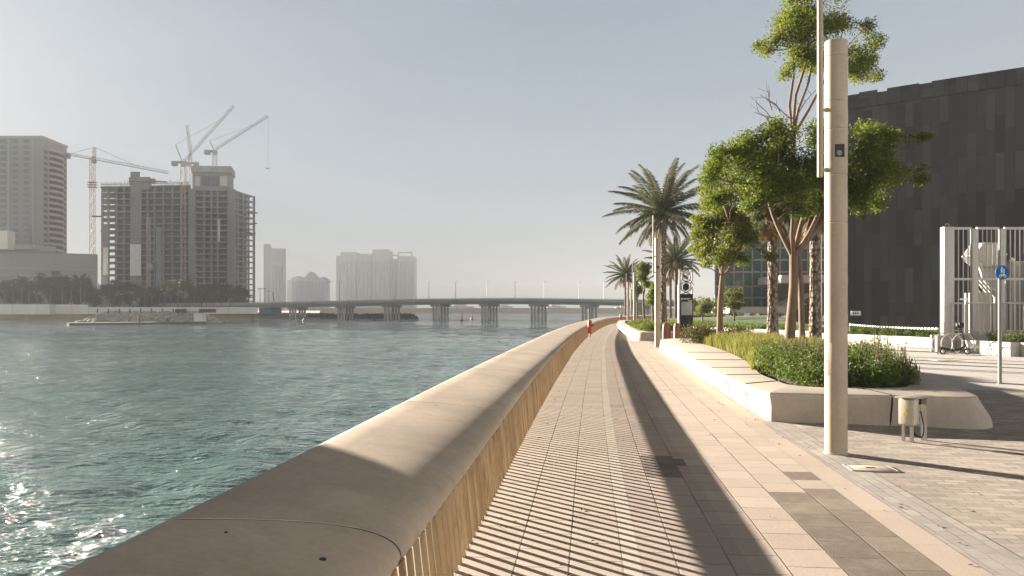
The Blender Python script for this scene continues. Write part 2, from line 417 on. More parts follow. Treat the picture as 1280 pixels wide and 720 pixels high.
cy.volume_bounces = 0; cy.sample_clamp_indirect = 6; cy.caustics_reflective = False; cy.caustics_refractive = False

t = NT('haze air'); vp = t.n('ShaderNodeVolumePrincipled')
vp.inputs['Color'].default_value = (.80,.84,.885,1); vp.inputs['Density'].default_value = .00062; vp.inputs['Anisotropy'].default_value = -.40
t.l(vp.outputs[0], t.out.inputs['Volume'])
hz = MB().box((0, 900, 52.5), (5200, 5200, 117)).build('haze', t.m); tag(hz, kind='stuff')

# ------------------------------------------------------------------ promenade line
_c = spline([Vector((a, b, 0)) for a, b in ((-2.2,-14),(-1.7,-9),(-1.26,-4.5),(-.82,0),(-.335,4.79),(.19,10.2),(.90,17),(1.7,24.2),(2.47,31),(4.05,43.4),(5.7,55),(7.9,69.3),(11,86.5),(15.8,103),(24,123),(38,145),(62,168),(105,190),(190,212),(380,235))], 12)
S = [0.0]
for i in range(1, len(_c)): S.append(S[-1]+(_c[i]-_c[i-1]).length)
CX = np.array([p.x for p in _c]); CYs = np.array([p.y for p in _c]); SA = np.array(S)
def line(s, off=0.0, z=0.0):             # off > 0 towards the land
    x, y = np.interp(s, SA, CX), np.interp(s, SA, CYs)
    a, b = max(s-.6, 0), min(s+.6, SA[-1])
    tx, ty = np.interp(b, SA, CX)-np.interp(a, SA, CX), np.interp(b, SA, CYs)-np.interp(a, SA, CYs)
    L = math.hypot(tx, ty); tx /= L; ty /= L
    return Vector((x+ty*off, y-tx*off, z))
def s_of_d(d): return float(np.interp(d, CYs, SA))

# ------------------------------------------------------------------ ground sheets
M['plaza'] = brick_mat('plaza bricks', (.27,.235,.20), (.42,.37,.315), (.16,.135,.11), .21, .105, .006, rot=R(8), dirt=.45, bump=.6)
M['road'] = plain('plaza smooth paving', (.40,.385,.36), .8, .1, .35, bstr=.08)
PV = s_of_d(5.5)
M['walk'] = slab_mat('promenade slabs', (.395,.33,.27), (.455,.383,.315), (.09,.07,.05), .37, .335, .006, (2.62, PV, .62, 2.5))
M['walkpink'] = slab_mat('promenade pink slabs', (.355,.287,.238), (.41,.335,.28), (.09,.07,.05), .37, .335, .006, (1.4, s_of_d(8.2), .45, .7))
M['strip'] = brick_mat('pale paving band', (.44,.385,.32), (.49,.43,.355), (.2,.16,.12), .6, .5, .006, coord='UV', swap=True, dirt=.2, bump=.4)
M['kerb'] = brick_mat('sandy edging stone', (.385,.322,.262), (.43,.362,.297), (.22,.17,.12), .9, 2, .005, coord='UV', swap=True, dirt=.25, bump=.4)
M['bluebrick'] = brick_mat('blue grey brick course', (.285,.262,.238), (.375,.342,.308), (.17,.15,.13), .21, .105, .006, coord='UV', swap=True, dirt=.35, bump=.6)

def ribbon(name, o0, o1, z, mat, s0=4.0, s1=None, step=1.0):
    s1 = s1 or SA[-1]-90; n = int((s1-s0)/step); vs = []; fs = []; uv = []
    for i in range(n+1):
        s = s0+(s1-s0)*i/n
        vs += [line(s, o0, z), line(s, o1, z)]; uv += [(o0, s), (o1, s)]
        if i: fs.append((2*i-2, 2*i-1, 2*i+1, 2*i))
    me = bpy.data.meshes.new(name); me.from_pydata([tuple(v) for v in vs], [], fs); me.materials.append(mat)
    ul = me.uv_layers.new(name='UVMap')
    for lp in me.loops: ul.data[lp.index].uv = uv[lp.vertex_index]
    o = bpy.data.objects.new(name, me); C.objects.link(o); tag(o, kind='structure'); return o

def poly_sheet(name, pts, mat, kind='structure'):
    bm = bmesh.new(); vs = [bm.verts.new(p) for p in pts]; f = bm.faces.new(vs)
    bmesh.ops.triangulate(bm, faces=[f]); bmesh.ops.recalc_face_normals(bm, faces=bm.faces)
    if sum(f.normal.z for f in bm.faces) < 0: bmesh.ops.reverse_faces(bm, faces=bm.faces)
    me = bpy.data.meshes.new(name); bm.to_mesh(me); bm.free(); me.materials.append(mat)
    o = bpy.data.objects.new(name, me); C.objects.link(o)
    if kind: o['kind'] = kind
    return o
edge = [line(s, -1.02, 0) for s in np.arange(0, SA[-1], 2.0)]
poly_sheet('plaza_ground', [Vector((-3.2,-40,0))]+edge+[Vector((2300,300,0)), Vector((2300,-40,0))], M['plaza'])
ribbon('walkway_apron', -.98, .02, .003, M['kerb'])
ribbon('walkway', .02, 1.00, .004, M['walk'])
ribbon('walkway_band', 1.00, 1.115, .0045, M['strip'])
ribbon('walkway_lane', 1.115, 1.785, .004, M['walkpink'])
ribbon('walkway_slabs', 1.785, 2.95, .004, M['walk'])
ribbon('walkway_edging', 2.95, 3.20, .006, M['kerb'])
ribbon('brick_course', 3.20, 3.55, .004, M['bluebrick'])
# quay face below the promenade
m = MB(); ra = [[line(s, -1.02, 0) for s in np.arange(0, SA[-1], 2.0)], [line(s, -1.06, -5) for s in np.arange(0, SA[-1], 2.0)]]
m.loft(ra, closed_ring=False); tag(m.build('quay_wall', M['quay'], smooth=40), 'weathered grey concrete quay wall dropping from the promenade edge into the water', 'quay wall')
# smooth paved drive behind the near planter
poly_sheet('drive', [Vector(p) for p in ((8.0,16.3,.004),(10,15.2,.004),(14,13.8,.004),(40,12,.004),(40,26,.004),(17.5,27.2,.004),(16.5,30,.004),(15.6,34,.004),(13.5,38,.004),(13,42,.004),(12.6,60,.004),(12.4,90,.004),(10.6,60,.004),(10.2,40,.004),(9.6,30,.004),(9.3,21,.004))], M['road'])

# ------------------------------------------------------------------ water
def make_water():
    zs = -2.6
    a = np.concatenate([np.linspace(-180,-62,20)[:-1], np.linspace(-62,16,600), np.linspace(16,180,24)[1:]]); a = np.radians(a)
    r = np.concatenate([np.geomspace(2.2, 260, 760), np.geomspace(264, 2480, 70)]); r = np.concatenate([[0.05], r])
    A, Rr = np.meshgrid(a, r); X = np.sin(A)*Rr; Y = np.cos(A)*Rr; Z = np.zeros_like(X)
    dr = Rr*.0063
    g = np.random.default_rng(3)
    for lam in np.geomspace(.34, 7, 54):
        th = g.normal(R(200), R(42)); k = 2*math.pi/lam; ph = g.uniform(0, 6.28)
        amp = .0080*lam**.70
        fade = np.clip((lam/dr-3)/3, 0, 1)*np.clip(1-(Rr-220)/220, 0, 1)
        q = k*(X*math.sin(th)+Y*math.cos(th))+ph
        env = .6+.4*np.sin(q*.13+X*.05*k+ph*3)
        Z += amp*fade*env*(np.sin(q)+.22*np.sin(2*q+.6))
    Z += zs
    v = np.stack([X, Y, Z], -1).reshape(-1, 3); na = len(a)
    i = np.arange(len(r)-1)[:,None]*na+np.arange(na-1)[None,:]
    f = np.stack([i, i+1, i+na+1, i+na], -1).reshape(-1, 4)
    t = NT('sea water'); co = t.coord('Object'); co2 = t.coord('Object', rot=R(25), scale=(1, 1.9, 1))
    n1 = t.math('MULTIPLY_ADD', t.noise(co2, 2.7, 3, .55), .55, t.noise(co2, .95, 4, .6)); n2 = t.noise(co2, 8.0, 3, .6)
    wind = t.math('MULTIPLY_ADD', t.ramp(t.noise(t.coord('Object', rot=R(-20), scale=(.35,1.6,1)), .06, 4), .35, .68), .75, .45)
    h = t.math('MULTIPLY', wind, t.math('MULTIPLY_ADD', n2, .14, n1))
    big = t.ramp(t.noise(co, .035, 3), .35, .65)
    col = t.mix(big, (.105,.174,.172), (.135,.202,.20))
    t.bsdf(col, .04, 0, h, 1.0, .30, .7); t.b.inputs['IOR'].default_value = 1.33
    return np_mesh('water', v, f[:, ::-1], t.m, origin=(0,0,0), smooth=True)
tag(make_water(), kind='structure')

# ------------------------------------------------------------------ parapet
CREST = .72; CW = .95
def h_in(s):
    d = np.interp(s, SA, CYs)
    return float(np.interp(d, [0,3.5,5.7,11,17,31,45,60,90], [.46,.47,.485,.535,.565,.575,.575,.575,.56]))
def cap_ring(s, skew=True, raw=False):
    hi = h_in(s); rise = min(.125, (CREST-hi)*.5); pr = []
    for k in range(17):                   # one smooth curve from the inner lip to the crest near the water
        t_ = (k/16)**1.25; a, b, c, d = (1-t_)**3, 3*(1-t_)**2*t_, 3*(1-t_)*t_*t_, t_**3
        pr.append((c*.26+d*.87, a*hi+b*(hi+rise)+c*(CREST-.075)+d*CREST))
    for k in range(1, 6):                 # outer round
        a = k/5*math.pi
        pr.append((.87+.06*math.sin(a), CREST-.021*(1-math.cos(a))))
    pr += [(.6, CREST-.092), (.3, min(hi+.03, CREST-.12)), (.05, hi-.035), (.012, hi-.03)]
    if raw: return pr
    out = []
    for tt, hh in pr:
        ss = s-(.42*(tt/CW)**1.5 if skew else 0)
        out.append(line(max(ss, .1), -tt-.05, hh))
    return out
par = thing('parapet', 'long low beige concrete parapet with a rounded coping and slatted inner face beside the water', 'parapet', line(s_of_d(8), 0, 0))
J = []; s = s_of_d(3.62)-4.3*3
while s < s_of_d(170): J.append(s); s += 4.3
for a, b in zip(J[:-1], J[1:]):
    rings = [cap_ring(a+.010+(b-a-.020)*k/8) for k in range(9)]
    MB().loft(rings, cap=True).build('coping_segment', M['cap'], par, smooth=50)
    seal = []
    for q in (a-.03, a-.01, a+.01, a+.03):   # recessed dark sealant in the joint
        rg = cap_ring(max(q, .2)); cc = sum(rg, Vector())/len(rg); seal.append([p-Vector((0,0,.0025)) for p in rg])
    MB().loft(seal, cap=True).build('joint_seal', M['rubber'], par)
m = MB(); s = J[0]+.05; pitch = .15
while s < s_of_d(120):
    hi = h_in(s)
    tx = line(s+.3)-line(s-.3); an = math.atan2(tx.y, tx.x)
    p0 = line(s, -.0135, 0); p1 = line(s, -.062, hi-.02)
    t2 = tx.normalized(); nn = Vector((t2.y, -t2.x, 0)); wid = .019; dep = .0125
    ring = lambda p: [p+t2*a*wid+nn*b*dep for a, b in ((-1,-1),(1,-1),(1,1),(-1,1))]
    m.loft([ring(p0), ring(p1)], cap=True); s += pitch
m.build('slatted_face', M['fin'], par)
for px, py, rr in ((402,700,.016),(282,663,.008),(545,507,.007),(596,545,.006)):   # small pits and a fixing hole in the coping
    best = None
    for k in range(400):
        s_ = s_of_d(2.2)+k*.02
        pr = cap_ring(s_, raw=True)[5:17]; tt = np.linspace(.2,.85,27); hh = np.interp(tt, [p[0] for p in pr], [p[1] for p in pr])
        for t_, h_ in zip(tt, hh):
            q = line(s_, -t_-.05, h_); e = (640+q.x/q.y*F-px)**2+(HZ+(H-q.z)/q.y*F-py)**2
            if best is None or e < best[0]: best = (e, q)
    q = best[1]; m = MB(); m.lathe([(rr,-.02),(rr,.0025),(rr*.3,.003)], c=q, n=9).build('fixing_hole', M['black'], par)
# ------------------------------------------------------------------ lamp columns
def lamp_column(label):
    r = thing('lamp_column', label, 'lamp column', (0,0,0), 'lamp columns along the promenade')
    pr = [(.1195, 0)]
    for z in (2.55, 3.07, 3.57, 3.88, 4.37): pr += [(.1195, z-.008), (.114, z-.004), (.114, z+.004), (.1195, z+.008)]
    pr += [(.1195, 4.545), (.114, 4.553), (.10, 4.556), (.10, 4.50)]
    MB().lathe(pr, n=48).build('shaft', M['pole'], r, smooth=30)
    MB().lathe([(.128, 0), (.128, .012), (.1195, .02)], n=40).build('base_collar', M['pole'], r, smooth=30)
    mast = MB().tube([(-.19,-.02,3.05), (-.19,-.02,5.5)], .031, 16).build('mast', M['pole'], r, smooth=40)
    for z in (3.79, 3.13):
        m = MB().tube([(-.19,-.02,z), (-.1,-.01,z)], .018, 10)
        m.tube([(-.135,-.014,z), (-.112,-.01,z)], [.018, .045], 12).build('bracket', M['pole'], r, smooth=40)
    fr = MB().box((-.02,-.116,3.325), (.135,.012,.165)).build('niche_frame', M['pole'], r, bevel=.003)
    MB().box((-.02,-.123,3.325), (.11,.004,.14)).build('niche_glass', M['glassdark'], fr)
    MB().lathe([(.0,0),(.026,.006),(.028,.02)], n=16).v
    m = MB()
    m.tube([(-.025,-.120,3.30), (-.025,-.138,3.30)], [.032, .026], 16).build('lens', M['grey_steel'], fr, smooth=40)
    a = R(-28)
    Mx = Matrix.Rotation(a+R(90), 3, 'Z')
    MB().box((math.cos(a)*.118, math.sin(a)*.118, 4.17), (.052,.012,.40), M=Mx).build('light_slot', M['lamp_glass'], r, bevel=.003)
    a = R(-150); Mx = Matrix.Rotation(a+R(90), 3, 'Z')
    MB().box((math.cos(a)*.1195, math.sin(a)*.1195, 1.05), (.075,.006,.35), M=Mx).build('access_door', M['pole'], r, bevel=.002)
    MB().box((math.cos(a)*.1235, math.sin(a)*.1235, 1.03), (.045,.003,.035), M=Mx).build('label_plate', M['steel'], r)
    return r
lc = lamp_column('tallest nearest cream lamp column standing on brick paving before the big planter')
lc.location = G(1045, 567); lc.rotation_euler = (0,0,R(4))
for (px, d, rz, lab) in ((822, 33.5, 4, 'cream lamp column at the pointed far end of the near planter, before the palm'),
                        (793.5, 66, 5, 'slim distant lamp column on the walkway edge beside the second planter'),
                        (785, 88, 6, 'lamp column far along the promenade, leftmost and just before the bend'),
                        (789, 120, 6, 'farthest and smallest lamp column by the bend of the promenade')):
    dup(lc, (( px-640)/F*d, d, 0), R(rz), label=lab)

# ------------------------------------------------------------------ planters with bench rims
def loop_pts(pts, n=6):
    p = [Vector(q) for q in pts]; p = p[-1:]+p+p[:2]; out = []
    for i in range(1, len(p)-2):
        for k in range(n):
            t = k/n; a, b, c, d = p[i-1], p[i], p[i+1], p[i+2]
            out.append(.5*((2*b)+(c-a)*t+(2*a-5*b+4*c-d)*t*t+(3*b-a-3*c+d)*t**3))
    return out
def offset_loop(pts, dist):
    n = len(pts); out = []
    ar = sum(pts[i].x*pts[(i+1) % n].y-pts[(i+1) % n].x*pts[i].y for i in range(n)); sg = 1 if ar > 0 else -1
    for i in range(n):
        t = pts[(i+1) % n]-pts[i-1]; t.normalize()
        dd = dist[i] if hasattr(dist, '__len__') else dist
        out.append(pts[i]+Vector((-t.y, t.x, 0))*dd*sg)
    return out
def planter(label, outer, inner, h, under, loc):
    """outer/inner: same count loops; under: inward set-back of the foot at each outer point (negative = flares out)"""
    r = thing('planter', label, 'planter', loc)
    n = len(outer); foot = offset_loop(outer, under)
    def lvl(k, z): return [o.lerp(f, k)+Vector((0,0,z-(o.lerp(f,k)).z)) for o, f in zip(outer, foot)]
    rd = .035
    ins = offset_loop(outer, rd)
    rings = [[Vector((p.x,p.y,0)) for p in foot]]
    for q, k in ((.18,.93),(.36,.78),(.55,.52),(.72,.27),(.86,.08)): rings.append(lvl(k, h*q))
    for a in (0, 30, 60, 90):
        kk = 1-math.sin(R(a)); zz = h-rd+rd*math.sin(R(a)); mx = 1-math.cos(R(a))
        rings.append([Vector((o.x+(i.x-o.x)*mx, o.y+(i.y-o.y)*mx, zz)) for o, i in zip(outer, ins)])
    rings.append([Vector((p.x,p.y,h)) for p in inner]); rings.append([Vector((p.x,p.y,h-.16)) for p in inner])
    rim = MB().loft(rings).build('bench_rim', M['bench'], r, smooth=38)
    bm = bmesh.new(); vs = [bm.verts.new((p.x, p.y, h-.07)) for p in inner]; f = bm.faces.new(vs)
    bmesh.ops.triangulate(bm, faces=[f]); bmesh.ops.recalc_face_normals(bm, faces=bm.faces)
    mb = MB(); bm.verts.index_update(); mb.add([v.co.copy() for v in bm.verts], [tuple(v.index for v in f.verts) for f in bm.faces]); bm.free()
    mb.build('soil_bed', M['soil'], r)
    return r
o1 = [(3.60,11.45),(3.66,12.8),(3.80,14.4),(3.95,15.9),(4.22,18.4),(4.68,21.5),(5.12,25),(5.55,29.6),(5.9,31.2),(6.8,31.8),(8.2,31),(9.0,28),(9.1,24),(8.8,20),(8.2,17),(7.55,15.0),(7.15,13.7),(6.8,12.4),(6.45,11.2),(6.2,10.72),(5.6,10.80),(4.8,10.99),(4.1,11.15),(3.72,11.24)]
i1 = [(4.30,12.55),(4.36,13.2),(4.50,14.5),(4.85,16.0),(5.35,18.4),(5.85,21.5),(6.25,25),(6.5,28.4),(6.7,29.6),(7.1,30.2),(7.8,29.6),(8.3,27.4),(8.45,24),(8.2,20.4),(7.7,17.6),(7.15,15.6),(6.85,14.4),(6.5,13.3),(6.2,12.5),(5.9,12.05),(5.5,11.95),(5.0,11.95),(4.6,12.05),(4.4,12.25)]
u1 = [.10,.13,.16,.18,.12,.03,-.05,-.05,-.05,-.05,-.05,-.05,-.05,-.05,-.05,-.05,-.08,-.16,-.24,-.10,.03,.06,.06,.08]
def expand(lst, n=6):
    m = len(lst); return [lst[i]*(1-k/n)+lst[(i+1) % m]*k/n for i in range(m) for k in range(n)]
pl1 = planter('large curved beige concrete planter with bench edge in the foreground, behind the tall lamp column',
              loop_pts([(a,b,0) for a,b in o1]), loop_pts([(a,b,0) for a,b in i1]), .42, expand(u1), (5.5,18,0))
# open joints between the cast bench pieces: thin dark strips set in the gaps
def joint(p_out, p_in, und):
    p_out = Vector((*p_out, 0)); p_in = Vector((*p_in, 0)); d = (p_in-p_out).normalized()
    prof = [(und-.012,.0),(und*.78-.006,.15),(und*.52-.004,.23),(und*.27-.004,.30),(und*.08-.003,.36),(-.003,.385),(.035,.4235)]
    pts = [p_out+d*a+Vector((0,0,z)) for a, z in prof]+[Vector((p_in.x,p_in.y,.4235))]
    MB().tube(pts, .006, 5).build('bench_joint', M['dark_steel'], pl1)
for a, b, u in (((3.655,12.6),(4.35,13.1),.13),((3.79,14.3),(4.48,14.4),.16),((3.97,16.1),(4.88,16.1),.18),((4.24,18.6),(5.37,18.5),.1),((4.7,21.7),(5.86,21.6),.03)):
    joint(a, b, u)
m = MB(); m.tube([Vector((5.18,10.955,0)),Vector((5.18,10.93,.15)),Vector((5.18,10.9,.30)),Vector((5.18,10.90,.385)),Vector((5.18,10.935,.4235)),Vector((5.18,11.95,.4235))], .011, 6).build('bench_joint', M['black'], pl1)

o2 = [(6.25,40.2),(6.75,46),(7.5,55),(8.7,66),(10.4,78),(11.3,82),(12.2,82),(12.6,76),(11.7,62),(10.9,50),(10.3,42),(9.8,40.0),(8,39.9)]
i2 = [(6.95,41.2),(7.4,46.2),(8.15,55),(9.35,66),(10.9,77),(11.4,79.5),(11.8,79),(11.9,75),(11.0,62),(10.2,50),(9.7,42),(9.3,41),(8,40.9)]
pl2 = planter('second pale concrete planter farther along the walkway with palm and small trees',
              loop_pts([(a,b,0) for a,b in o2]), loop_pts([(a,b,0) for a,b in i2]), .43, expand([-.06]*13), (8.5,55,0))

# ------------------------------------------------------------------ foliage builders
def leaves(clumps, n, size, up=.35, aspect=.42, shell=.55, flat=1.0):
    """clumps: list of (center, (rx,ry,rz)); n leaves in all; each leaf two triangles folded on the midrib"""
    cs = np.array([c for c, _ in clumps]); rs = np.array([r for _, r in clumps])
    wts = rs.prod(1)**.72; wts /= wts.sum()
    k = RNG.choice(len(cs), n, p=wts)
    d = RNG.normal(size=(n,3)); d /= np.linalg.norm(d, axis=1)[:,None]
    rad = RNG.uniform(0, 1, n)**shell*RNG.uniform(.82, 1.12, n)
    # sprigs: pull leaves toward random spray centres so the crown breaks up into tufts
    pos = cs[k]+d*rad[:,None]*rs[k]
    ns = max(8, n//22); sp = pos[RNG.integers(0, n, ns)]
    j = RNG.integers(0, ns, n)
    # nearest of a few random sprays
    best = j; bd = ((pos-sp[j])**2).sum(1)
    for _ in range(14):
        jj = RNG.integers(0, ns, n); dd = ((pos-sp[jj])**2).sum(1); msk = dd < bd; best = np.where(msk, jj, best); bd = np.minimum(bd, dd)
    pull = RNG.uniform(.25, .7, n)[:,None]*(bd < (size*9)**2)[:,None]
    pos = pos*(1-pull)+sp[best]*pull
    nrm = RNG.normal(size=(n,3)); nrm[:,2] += up*3; nrm /= np.linalg.norm(nrm, axis=1)[:,None]
    t = RNG.normal(size=(n,3)); t -= (t*nrm).sum(1)[:,None]*nrm; t /= np.linalg.norm(t, axis=1)[:,None]
    b = np.cross(nrm, t)
    L = size*RNG.uniform(.6, 1.25, n)[:,None]; W = L*aspect
    v = np.stack([pos-t*L*.5, pos+b*W*.5+t*L*.05-nrm*W*.12, pos+t*L*.5-nrm*L*.12, pos-b*W*.5+t*L*.05-nrm*W*.12], 1).reshape(-1,3)
    f = np.arange(4*n).reshape(-1,4)
    return v, f
def limb(m, a, b, r0, r1, wob=.06, n=6, sag=0.0):
    a = Vector(a); b = Vector(b); L = (b-a).length; nc = 3 if L > .8 else 2
    rv = lambda: Vector((random.uniform(-1,1), random.uniform(-1,1), random.uniform(-.4,.4)))*wob*L
    ctl = [a]+[a.lerp(b, k/nc)+rv() for k in range(1, nc)]+[b]
    pts = spline(ctl, max(2, n//nc)); k_ = len(pts)-1
    m.tube(pts, [r0+(r1-r0)*i/k_ for i in range(k_+1)], 9); return pts
def px_clumps(lst, d, spread, sq=.85):
    out = []
    for (px, py, rp) in lst:
        r = rp*d/F; y = d+random.uniform(-spread, spread)
        c = P(px, py, d); out.append((Vector((c.x, y, c.z)), (r, max(r, spread*.45), r*sq)))
    return out
def tree(label, base, fork, limbs, clumps, nleaf, size, lm, tr0=.12, group=None, inner=True, trunk_mat='bark'):
    r = thing('tree', label, 'tree', base, group)
    m = MB(); base = Vector(base); fork = Vector(fork)
    pts = limb(m, base-Vector((0,0,.05)), fork, tr0*1.15, tr0*.8, .025, 9)
    ends = []
    for l in limbs:
        l = Vector(l); limb(m, fork-Vector((0,0,.08)), l, tr0*.62, tr0*.28, .05, 7); ends.append(l)
    if inner:
        for c, rr in clumps:               # a twig into each clump from the nearest limb end
            e = min(ends+[fork], key=lambda q: (q-c).length)
            limb(m, e, c, tr0*.26, tr0*.06, .08, 5)
            for _ in range(3):
                q = c+Vector((random.gauss(0,1)*rr[0], random.gauss(0,1)*rr[1], random.gauss(0,.8)*rr[2]))*.6
                limb(m, c, q, tr0*.08, tr0*.03, .1, 3)
    m.build('trunk', M[trunk_mat], r, smooth=60)
    v, f = leaves(clumps, nleaf, size); np_mesh('crown', v, f, lm, r)
    return r

dA = 20.5
cA = px_clumps([(930,185,26),(955,170,21),(985,168,22),(1010,178,26),(958,205,30),(1000,212,30),(938,225,26),(1035,205,28),(975,240,26),(1008,258,18),(942,250,20),(1068,178,20),(1088,190,24),(1112,188,15),(1132,181,9),(1085,220,27),(1115,218,22),(1140,217,13),(1154,210,7),(1068,240,21),(1095,238,16),(1125,233,9),(1050,165,18),(1030,250,16),(985,268,14),(912,195,16),(920,212,18),(915,240,15),(925,262,13),(975,190,26),(1020,230,26),(990,225,26),(1050,225,24),(1060,205,24),(888,202,18),(880,226,16),(900,246,18),(1075,165,18),(1065,258,18),(1100,253,15),(1112,172,13),(1096,176,19),(1125,205,18),(1105,205,24),(1080,205,24)], dA, 1.15)
tree('broad leafy tree with forked brown trunk and spreading crown behind the tall lamp column', P(986,447,dA)*1.0+Vector((0,0,-P(986,447,dA).z+.35)), P(992,318,dA),
     [P(958,240,dA+.4), P(985,235,dA-.5), P(1012,222,dA+.8), P(1040,240,dA-.3), P(1082,225,dA+.3)], cA, 64000, .092, M['leafA'], .125)
dB = 24.0
cB = px_clumps([(990,20,22),(1012,8,26),(972,46,15),(954,50,10),(1000,50,28),(1032,38,26),(985,78,18),(975,98,13),(1010,86,22),(1040,88,18),(1062,22,13),(1072,58,12),(1082,80,19),(1097,70,12),(1066,100,14),(1096,94,11),(1050,-12,22),(1000,-18,22),(960,62,12),(1075,40,12),(1020,25,26),(1045,60,24),(985,30,24),(1025,70,22),(1060,85,20),(1000,75,20),(1085,60,14)], dB, 1.0)
bB = P(1003,436,dB); bB.z = .35
rB = tree('tallest tree, thin trunk and airy light green crown rising above the other crowns', bB, P(992,165,dB),
     [P(990,60,dB+.3), P(1015,70,dB-.4), P(1045,70,dB+.3), P(1008,20,dB)], cB, 36000, .085, M['leafB'], .085)
m = MB()                                   # bare twigs on its left side
for a, b in (((990,150),(958,125)),((975,140),(950,118)),((990,165),(945,128)),((965,137),(962,112)),((980,160),(942,140)),((993,150),(1020,112))):
    q = limb(m, P(*a, dB), P(*b, dB-.3), .02, .006, .08, 6)
    for k in (-4,-3,-2): limb(m, q[k], q[k]+Vector((random.uniform(-.35,.0), random.uniform(-.3,.3), random.uniform(.05,.4))), .008, .003, .1, 3)
m.build('bare_twigs', M['twig'], rB)
dC = 25.5
cC = px_clumps([(886,212,17),(902,203,18),(896,235,25),(880,258,15),(915,258,25),(890,285,21),(869,293,10),(915,292,22),(886,315,13),(905,322,18),(935,298,18),(940,322,12),(930,272,20),(879,330,8),(956,322,9),(915,230,20),(866,312,7),(905,275,22),(880,272,16),(925,315,18),(940,285,18),(893,305,16),(925,245,18)], dC, 1.1)
bC = P(899,426,dC); bC.z = .35
tree('bright green tree with a slender leaning trunk above the grass, left of the forked tree', bC, P(903,345,dC),
     [P(895,290,dC+.4), P(915,285,dC-.3), P(930,300,dC)], cC, 34000, .092, M['leafB'], .095)

# palms --------------------------------------------------------------
def frond(m, a, el, L, droop, nl=34, wid=.42, lw=.05, base=(0,0,0), twist=0.0):
    """one feather frond as leaflet quads; returns vertex and face arrays"""
    b = Vector(base); h = Vector((math.cos(a), math.sin(a), 0)); sd = Vector((-math.sin(a), math.cos(a), 0))
    p = b.copy(); ang = el; step = L/nl; pts = []
    for i in range(nl+1):
        pts.append((p.copy(), ang)); p += (h*math.cos(ang)+Vector((0,0,math.sin(ang))))*step; ang -= droop*step/L*(.5+1.3*i/nl)
    m.tube([q for q, _ in pts[::3]], [.026*(1-.8*i/len(pts[::3]))+.004 for i in range(len(pts[::3]))], 4, cap=False)
    for i in range(3, nl+1):
        q, an = pts[i]; t = h*math.cos(an)+Vector((0,0,math.sin(an))); up = sd.cross(t)
        u = i/nl; l = wid*(.45+.9*math.sin(math.pi*min(1, .12+u*.83)))*random.uniform(.85, 1.1)
        for s_ in (-1, 1):
            for o in (0, .5):
                dr = (sd*s_*random.uniform(.62,.85)+t*random.uniform(.55,.8)+up*random.uniform(.15,.5)).normalized()
                q0 = q+t*step*o; e = q0+dr*l+Vector((0,0,-.12*l)); mid = q0+dr*l*.5
                wv = t.cross(dr).normalized().cross(dr).normalized()*lw*.5
                n0 = len(m.v); m.v += [tuple(q0), tuple(mid+wv), tuple(e), tuple(mid-wv)]; m.f.append((n0, n0+1, n0+2, n0+3))
def palm(label, h, L, nf, tr, group=None, fruit=True, nl=34, kind='date_palm', dead=5, lw=.05, wid=.42):
    r = thing(kind, label, 'palm tree', (0,0,0), group)
    pr = []; n = 46
    for i in range(n):
        z = h*i/(n-1); k = tr*(1.18-.25*min(1, z/(h*.3))) if z < h*.3 else tr*.93
        pr += [(k*1.03*random.uniform(.98,1.02), z), (k*.97, z+h/(n-1)*.75)]
    MB().lathe(pr, n=14).build('trunk', M['palmtrunk'], r)
    m = MB()
    for i in range(nf):
        el = R(82)-R(104)*(i/nf)**.85+random.uniform(-.08,.08)
        frond(m, i*2.39996+random.uniform(-.15,.15), el, L*random.uniform(.88,1.05), random.uniform(.38,.8), nl, wid, lw, base=(0,0,h+.12))
    m.build('crown', M['palm'], r)
    m = MB()
    m.lathe([(tr*.9,h-.75),(tr*1.5,h-.35),(tr*1.7,h),(tr*1.1,h+.3),(.02,h+.55)], n=14)
    for i in range(26):
        a = i*2.4; z = h-.5+i*.028
        m.beam((math.cos(a)*tr*1.0, math.sin(a)*tr*1.0, z), (math.cos(a)*tr*2.3, math.sin(a)*tr*2.3, z+.42), .07, .03)
    m.build('frond_bases', M['frondbase'], r)
    if dead:
        m = MB()
        for i in range(dead): frond(m, i*1.9+.4, R(-35), L*.55, .9, max(10, nl//2), .3, base=(0,0,h-.2))
        m.build('dry_fronds', M['palmdead'], r)
    if fruit:
        for i in range(6):
            a = i*1.05+.35; q = Vector((math.cos(a)*.75, math.sin(a)*.75, h-.55))
            mm = MB().tube([(math.cos(a)*.1, math.sin(a)*.1, h+.1), (math.cos(a)*.55, math.sin(a)*.55, h+.05), q], .02, 5)
            mm.lathe([(.02,.12),(.13,0),(.17,-.2),(.15,-.42),(.05,-.5)], c=q, n=10)
            mm.build('fruit_bag', M['fruitbag'], r, smooth=50)
    return r
def trunk_mat():
    t = NT('palm trunk scales'); co = t.coord('Object', scale=(1,1,.62)); vo = t.n('ShaderNodeTexVoronoi'); vo.inputs['Scale'].default_value = 10.5; t.l(co, vo.inputs['Vector'])
    d_ = t.ramp(vo.outputs['Distance'], .25, .75); n_ = t.noise(co, 5, 4)
    c = t.mix(d_, (.33,.28,.225), (.09,.065,.045)); c = t.mix(t.ramp(n_, .4, .7), c, t.mix(1.0, c, (.7,.66,.6), 'MULTIPLY'))
    return t.bsdf(c, .95, 0, t.math('SUBTRACT', 1.0, d_), .9, .04, .2)
M['palmtrunk'] = trunk_mat()
M['frondbase'] = plain('palm frond bases', (.17,.10,.055), .9, .4, 9, bstr=.5, bdist=.02)
M['fruitbag'] = plain('fruit net bag', (.13,.125,.085), .9, .2, 20)
random.seed(21)
p1 = palm('tall date palm with drooping fronds and fruit bags rising behind the second lamp column', 7.4, 3.85, 44, .22, nl=46)
p1.location = ((829-640)/F*52, 52, .36)
